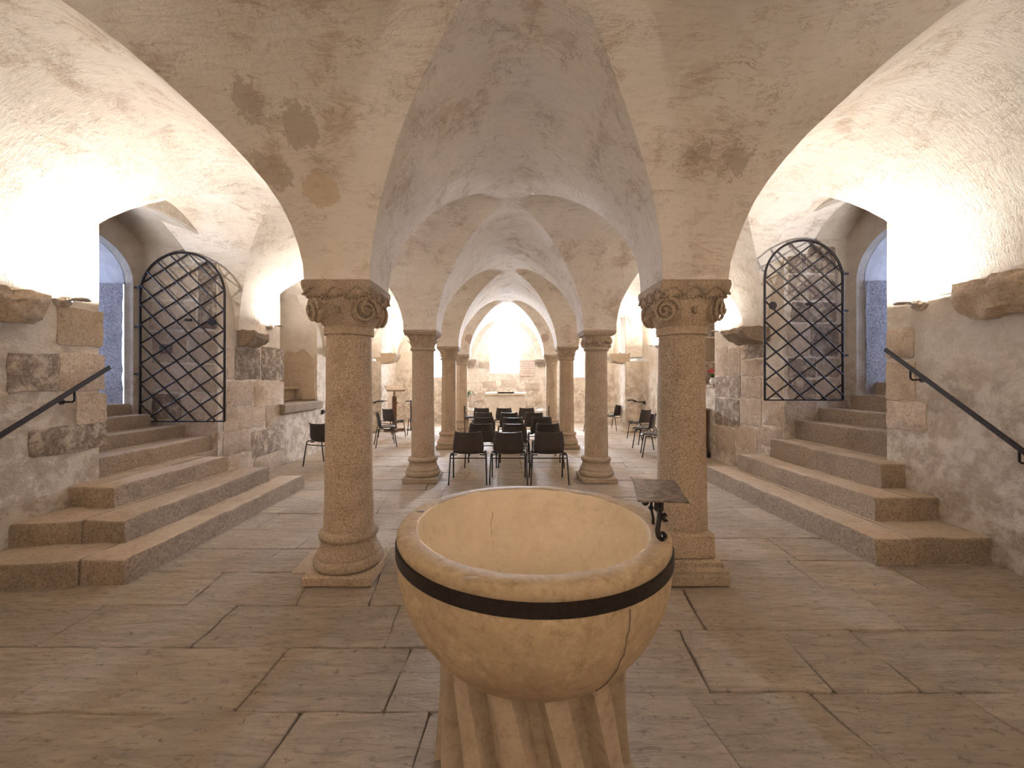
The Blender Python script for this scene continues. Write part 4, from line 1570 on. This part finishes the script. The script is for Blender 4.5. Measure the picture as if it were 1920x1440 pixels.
# ------------------------------------------------------------------ chairs
def make_chair():
    """stacking chair facing +Y, origin on the floor below the seat"""
    root = empty('stacking_chair', (0, 0, 0), 0, 'x', 'chair')
    # centre line of the moulded shell from the top of the back down and forward to the seat lip
    line = [(-0.255, 0.775), (-0.252, 0.765), (-0.238, 0.70), (-0.225, 0.62), (-0.215, 0.54), (-0.205, 0.485), (-0.180, 0.447), (-0.135, 0.432), (-0.05, 0.428), (0.05, 0.432), (0.13, 0.438), (0.175, 0.432), (0.195, 0.412)]
    halfw = [0.185, 0.198, 0.210, 0.222, 0.232, 0.230, 0.222, 0.222, 0.222, 0.220, 0.218, 0.212, 0.205]
    nu = 14
    bm = bmesh.new()
    def grid(off):
        g_ = []
        for i, (yy, zz) in enumerate(line):
            a = line[max(0, i - 1)]; b = line[min(len(line) - 1, i + 1)]
            t = Vector((b[0] - a[0], b[1] - a[1])).normalized()
            nrm = Vector((-t.y, t.x))      # towards sitter
            if i < 6 and nrm.x < 0: nrm = -nrm
            if i >= 6 and nrm.y < 0: nrm = -nrm
            row = []
            for k in range(nu + 1):
                s = -1 + 2 * k / nu
                lip = max(0, abs(s) - 0.72) / 0.28
                depth = 0.030 * s * s + 0.030 * lip * lip
                if i > 6: depth *= 0.55
                if i == 0: depth += 0.0
                zdrop = 0.012 * (1 - s * s) if i <= 1 else 0
                w_ = halfw[i] * s
                p = Vector((w_, yy, zz - zdrop)) + Vector((0, nrm.x, nrm.y)) * (depth + off)
                row.append(bm.verts.new(p))
            g_.append(row)
        return g_
    g0, g1 = grid(0.0), grid(0.007)
    for i in range(len(line) - 1):
        for k in range(nu):
            bm.faces.new((g0[i][k], g0[i + 1][k], g0[i + 1][k + 1], g0[i][k + 1]))
            bm.faces.new((g1[i][k], g1[i][k + 1], g1[i + 1][k + 1], g1[i + 1][k]))
    m = len(line) - 1
    for i in range(m):
        bm.faces.new((g0[i][0], g1[i][0], g1[i + 1][0], g0[i + 1][0]))
        bm.faces.new((g0[i][nu], g0[i + 1][nu], g1[i + 1][nu], g1[i][nu]))
    for k in range(nu):
        bm.faces.new((g0[0][k], g0[0][k + 1], g1[0][k + 1], g1[0][k]))
        bm.faces.new((g0[m][k], g1[m][k], g1[m][k + 1], g0[m][k + 1]))
    fin('seat_shell', bm, M['chair'], root, 60)
    bm = bmesh.new()
    add_tube(bm, [Vector(v) for v in [(-0.19, -0.222, 0.768), (-0.1, -0.246, 0.768), (0.0, -0.252, 0.765), (0.1, -0.246, 0.768), (0.19, -0.222, 0.768)]], 0.006, 6)
    fin('top_edge', bm, M['chair'], root, 60)
    for sx in (-1, 1):
        bm = bmesh.new()
        add_tube(bm, [(sx * 0.235, -0.10, 0.445), (sx * 0.252, -0.165, 0.45), (sx * 0.262, -0.195, 0.425), (sx * 0.280, -0.265, 0.0)], 0.0115, 8)
        fin('leg', bm, M['leg'], root, 50)
        bm = bmesh.new()
        add_tube(bm, [(sx * 0.240, 0.05, 0.44), (sx * 0.252, 0.12, 0.435), (sx * 0.256, 0.14, 0.41), (sx * 0.262, 0.205, 0.0)], 0.0115, 8)
        fin('leg', bm, M['leg'], root, 50)
        bm = bmesh.new()
        add_tube(bm, [(sx * 0.17, -0.12, 0.425), (sx * 0.25, -0.13, 0.42), (sx * 0.255, 0.0, 0.42), (sx * 0.25, 0.10, 0.42), (sx * 0.17, 0.10, 0.425)], 0.009, 6)
        fin('side_rail', bm, M['leg'], root, 50)
    bm = bmesh.new()
    add_tube(bm, [(-0.262, -0.200, 0.385), (0.262, -0.200, 0.385)], 0.0095, 6)
    fin('rear_crossbar', bm, M['leg'], root, 50)
    bm = bmesh.new()
    add_tube(bm, [(-0.255, 0.125, 0.405), (0.255, 0.125, 0.405)], 0.0095, 6)
    fin('front_crossbar', bm, M['leg'], root, 50)
    return root


chair0 = make_chair()
used = [False]
def put_chair(x, y, rz, label, group):
    if not used[0]:
        c = chair0; used[0] = True
    else:
        c = copy_tree(chair0)
    c.location = (x, y, 0)
    c.rotation_euler = (0, 0, rz)
    c['label'] = label
    c['group'] = group
    c['category'] = 'chair'
    return c


rowname = ['front row next to the font', 'second row from the font', 'middle row', 'fourth row from the font', 'farthest row before the altar']
ROWS = [(5.88, 814, (877, 954, 1030), 0.235), (7.0, 795, (902, 965, 1028), 0.235), (8.15, 783, (907, 962, 1016), 0.235), (9.35, 774, (906, 955, 1002), 0.235), (10.9, 765, (903, 945, 988), 0.235)]
sidename = ['left', 'middle', 'right']
for r_, (Yb, py, pxs, off) in enumerate(ROWS):
    for k, p in enumerate(pxs):
        put_chair(px_x(p, Yb), Yb + off, random.uniform(-0.03, 0.03), 'dark brown stacking chair, %s seat of the %s' % (sidename[k], rowname[r_]), 'stacking chairs in rows before the altar')
G2 = 'stacking chairs along the aisles'
put_chair(-3.22, 7.25, -0.35, 'dark chair partly hidden behind the near left column by the wall', G2)
put_chair(-2.74, 9.35, -1.2, 'dark chair seen from the side just right of the near left column', G2)
put_chair(-2.98, 10.75, -0.55, 'dark chair standing in front of the wooden lectern', G2)
put_chair(-2.36, 11.3, -0.15, 'dark chair half hidden by the second left column', G2)
put_chair(3.42, 12.4, 0.8, 'dark chair farthest back in the right aisle by the pilaster', G2)
put_chair(3.58, 10.45, 0.62, 'dark chair turned to the left under the right iron bracket arm', G2)
put_chair(3.24, 9.15, 1.0, 'dark chair seen from the side left of the near right column', G2)
put_chair(3.02, 8.1, 1.3, 'dark chair almost hidden behind the near right column', G2)
put_chair(2.72, 12.0, 0.9, 'dark chair hidden behind the second right column', G2)


def armchair(x, y, rz, label):
    root = empty('armchair', (x, y, 0), rz, label, 'armchair', 'black armchairs flanking the last row')
    bm = bmesh.new(); add_box(bm, (0, 0, 0.44), (0.44, 0.42, 0.04), 0.012); fin('seat', bm, M['chair'], root, 40)
    bm = bmesh.new(); add_box(bm, (0, -0.20, 0.66), (0.42, 0.03, 0.22), 0.012); fin('backrest', bm, M['chair'], root, 40)
    for sx in (-1, 1):
        bm = bmesh.new()
        add_tube(bm, [(sx * 0.25, 0.20, 0), (sx * 0.25, 0.20, 0.60), (sx * 0.25, 0.17, 0.64), (sx * 0.25, -0.20, 0.64)], 0.012, 8)
        fin('armrest', bm, M['chrome'], root, 50)
        bm = bmesh.new(); add_tube(bm, [(sx * 0.25, -0.21, 0), (sx * 0.25, -0.21, 0.78)], 0.012, 8); fin('leg', bm, M['leg'], root, 50)
        bm = bmesh.new(); add_tube(bm, [(sx * 0.25, 0.2, 0.42), (sx * 0.25, -0.21, 0.42)], 0.011, 8); fin('side_rail', bm, M['leg'], root, 50)
    return root


armchair(-0.98, 12.0, -PI / 2 + 0.2, 'black armchair with pale armrest left of the farthest chair row')
armchair(1.18, 12.0, PI / 2 - 0.2, 'black armchair with pale armrest right of the farthest chair row')

# ------------------------------------------------------------------ altar with cloth
al = empty('altar', (0.08, 13.95, 0), 0, 'plain pale block altar below the middle far window', 'altar')
bm = bmesh.new(); add_box(bm, (0, 0, 0.51), (1.32, 0.62, 1.02), 0.012); fin('altar_block', bm, M['altar'], al)
bm = bmesh.new(); add_box(bm, (0, 0, 1.055), (1.42, 0.72, 0.07), 0.012); fin('altar_slab', bm, M['altar'], al)
bm = bmesh.new(); add_box(bm, (0, 0, 0.03), (1.42, 0.72, 0.06), 0.01); fin('altar_foot', bm, M['altar'], al)
bm = bmesh.new()
pts = [(-0.735, 0.86)] + [(-0.732, 0.95), (-0.728, 1.07), (-0.70, 1.102), (-0.3, 1.106), (0.3, 1.106), (0.70, 1.102), (0.728, 1.07), (0.732, 0.95), (0.735, 0.86)]
a_, b_ = [], []
for yy in (-0.38, -0.2, 0, 0.2, 0.36):
    a_.append([bm.verts.new((x + 0.004 * nz((x, yy, z), 8), yy + (0.006 * nz((x, yy, z), 7)), z)) for x, z in pts])
for r0_, r1_ in zip(a_, a_[1:]):
    for k in range(len(pts) - 1):
        bm.faces.new((r0_[k], r0_[k + 1], r1_[k + 1], r1_[k]))
bmesh.ops.solidify(bm, geom=bm.faces[:], thickness=-0.006)
o = fin('altar_cloth', bm, M['linen'], None, 50, loc=(0.08, 13.95, 0.003))
tag(o, 'white linen cloth over the altar top hanging down both ends', 'cloth')

# ------------------------------------------------------------------ lectern, small iron stand, wall arms
le = empty('wooden_lectern', (-3.27, 11.95, 0), 0.5, 'tall dark wooden lectern with slanted top in the left aisle', 'lectern')
bm = bmesh.new(); add_box(bm, (0, 0, 0.05), (0.62, 0.10, 0.07), 0.01); fin('foot', bm, M['wood'], le)
bm = bmesh.new(); add_box(bm, (0, 0, 0.045), (0.10, 0.52, 0.07), 0.01); fin('foot', bm, M['wood'], le)
bm = bmesh.new(); add_box(bm, (0, 0, 0.56), (0.115, 0.10, 0.98), 0.008); fin('lower_post', bm, M['wood'], le)
bm = bmesh.new(); add_box(bm, (0, 0, 1.12), (0.06, 0.05, 0.26), 0.006); fin('upper_post', bm, M['woodtop'], le)
bm = bmesh.new(); add_tube(bm, [(0.05, 0, 0.86), (0.10, 0, 0.86)], 0.02, 10); fin('knob', bm, M['wood'], le, 50)
bm = bmesh.new()
add_box(bm, (0, 0, 0), (0.52, 0.40, 0.025), 0.005)
add_box(bm, (0, -0.20, 0.02), (0.52, 0.02, 0.045), 0.004)
fin('reading_board', bm, M['woodtop'], le, None, (0, 0, 1.29), (math.radians(22), 0, 0))

ts = empty('iron_stand', (-2.86, 12.3, 0), 0.2, 'thin black iron stand with a flat top behind the chairs', 'stand')
bm = bmesh.new(); add_tube(bm, [(0, 0, 0.02), (0, 0, 0.88)], 0.018, 8); fin('post', bm, M['iron'], ts, 50)
bm = bmesh.new(); add_box(bm, (0, 0, 0.895), (0.30, 0.22, 0.03), 0.005); fin('top_plate', bm, M['iron'], ts)
bm = bmesh.new(); add_box(bm, (0, 0, 0.012), (0.28, 0.22, 0.024), 0.005); fin('foot_plate', bm, M['iron'], ts)


def wall_arm(X, sgn, Y, Z, L, dz, label):
    root = empty('iron_wall_arm', (X, Y, Z), 0, label, 'bracket', 'black iron arms fixed to the side walls')
    bm = bmesh.new()
    add_box(bm, (-sgn * 0.015, 0, 0), (0.03, 0.10, 0.10), 0.006)
    fin('wall_rosette', bm, M['iron'], root, 40)
    bm = bmesh.new()
    n = 10
    add_tube(bm, [(-sgn * (0.02 + L * t / n), 0, dz * t / n + 0.012 * math.sin(t * 1.2)) for t in range(n + 1)], [0.02 if t in (0, 1, 5, 6) else 0.013 for t in range(n + 1)], 8)
    fin('arm', bm, M['iron'], root, 50)
    if L > 0.3:
        for k, t in enumerate((0.55, 0.72, 0.86)):
            bm = bmesh.new()
            c = Vector((-sgn * L * t, 0, dz * t))
            pts = [c + Vector((0.035 * math.cos(a_ * PI / 6), 0.0, 0.028 * math.sin(a_ * PI / 6) + (0.02 if k % 2 else -0.01))) for a_ in range(11)]
            add_tube(bm, pts, 0.008, 6)
            fin('curl', bm, M['iron'], root, 50)


wall_arm(XL, -1, 11.3, 0.86, 0.66, 0.10, 'black iron arm on the left wall behind the side chairs')
wall_arm(XR, 1, 11.6, 0.88, 0.52, 0.09, 'ornate black iron arm on the right wall above the side chairs')
wall_arm(XL, -1, 8.80, 0.84, 0.14, 0.0, 'short black iron peg on the left wall beside the near column')

# ------------------------------------------------------------------ cabinet, vase with flowers, plant
cb = empty('wooden_cabinet', (3.80, 8.12, 0), 0, 'dark wooden cabinet behind the near right column', 'cabinet')
bm = bmesh.new(); add_box(bm, (0, 0, 0.05), (0.60, 0.46, 0.10), 0.006); fin('plinth', bm, M['iron'], cb)
bm = bmesh.new(); add_box(bm, (0, 0, 0.52), (0.54, 0.40, 0.84), 0.006); fin('body', bm, M['wood'], cb)
for s in (-1, 1):
    bm = bmesh.new(); add_box(bm, (s * 0.135, -0.205, 0.52), (0.245, 0.018, 0.76), 0.004); d_ = fin('door', bm, M['wood'], cb)
    bm = bmesh.new(); add_tube(bm, [(s * 0.035, -0.214, 0.58), (s * 0.035, -0.24, 0.58)], 0.012, 8); fin('knob', bm, M['woodtop'], d_, 40)
bm = bmesh.new(); add_box(bm, (0, 0, 0.96), (0.60, 0.46, 0.045), 0.012); fin('top', bm, M['woodtop'], cb)

VZ = 1.446
va = empty('flower_vase', (4.20, 7.99, VZ), 0, 'small white vase standing on the sill of the right recess', 'vase')
bm = bmesh.new()
add_lathe(bm, [(0.028, 0), (0.05, 0.02), (0.062, 0.06), (0.058, 0.10), (0.04, 0.125), (0.045, 0.14), (0.036, 0.138), (0.03, 0.12)], 24)
fin('vase_body', bm, M['white'], va, 60)
bm = bmesh.new()
add_lathe(bm, [(0.040, 0.128), (0.050, 0.138), (0.044, 0.145)], 20, close=False)
fin('vase_rim', bm, M['white'], va, 60)
fl = empty('flower_bunch', (4.20, 7.99, VZ + 0.12), 0, 'bunch of dark red flowers standing in the white vase', 'flowers')
random.seed(5)
for k in range(22):
    a = random.uniform(0, 2 * PI); rr = random.uniform(0.02, 0.13); h = 0.20 - rr * 0.6 + random.uniform(-0.02, 0.04)
    bm = bmesh.new()
    for p_ in range(6):
        b = p_ * PI / 3
        r_ = bmesh.ops.create_icosphere(bm, subdivisions=1, radius=0.014)
        bmesh.ops.scale(bm, vec=(1.2, 0.9, 0.7), verts=r_['verts'])
        bmesh.ops.translate(bm, vec=(0.016 * math.cos(b), 0.016 * math.sin(b), 0), verts=r_['verts'])
    fin('blossom', bm, M['petal'], fl, 60, loc=(rr * math.cos(a), rr * math.sin(a), h))
for k in range(14):
    a = 2 * PI * k / 14; rr = 0.06 + 0.05 * (k % 3) / 2
    bm = bmesh.new()
    add_tube(bm, [(0, 0, 0), (rr * 0.4 * math.cos(a), rr * 0.4 * math.sin(a), 0.07), (rr * math.cos(a), rr * math.sin(a), 0.10 + 0.03 * (k % 2))], [0.003, 0.016, 0.002], 6, True, 0.3)
    fin('leaf', bm, M['leaf'], fl, 60)

pp = empty('potted_plant', (-1.34, 14.1, 0), 0, 'green plant with arching leaves behind the farthest left column', 'plant')
bm = bmesh.new(); add_box(bm, (0, 0, 0.28), (0.26, 0.26, 0.56), 0.01); fin('pedestal', bm, M['altar'], pp)
bm = bmesh.new(); add_lathe(bm, [(0.08, 0.56), (0.11, 0.60), (0.13, 0.74), (0.135, 0.76), (0.12, 0.76), (0.11, 0.73)], 24); fin('pot', bm, M['white'], pp, 50)
for k in range(12):
    a = 2 * PI * k / 12 + 0.2
    L = 0.34 + 0.06 * (k % 3)
    bm = bmesh.new()
    pts, rr = [], []
    for t in range(8):
        u = t / 7
        r_ = L * u
        z = 0.74 + 0.52 * math.sin(u * 2.2) * 0.85 - 0.1 * u * u
        pts.append((r_ * math.cos(a), r_ * math.sin(a), z)); rr.append(0.003 + 0.022 * math.sin(PI * min(1, u * 0.95 + 0.05)))
    add_tube(bm, pts, rr, 6, True, 0.2)
    fin('leaf', bm, M['leaf'], pp, 50)
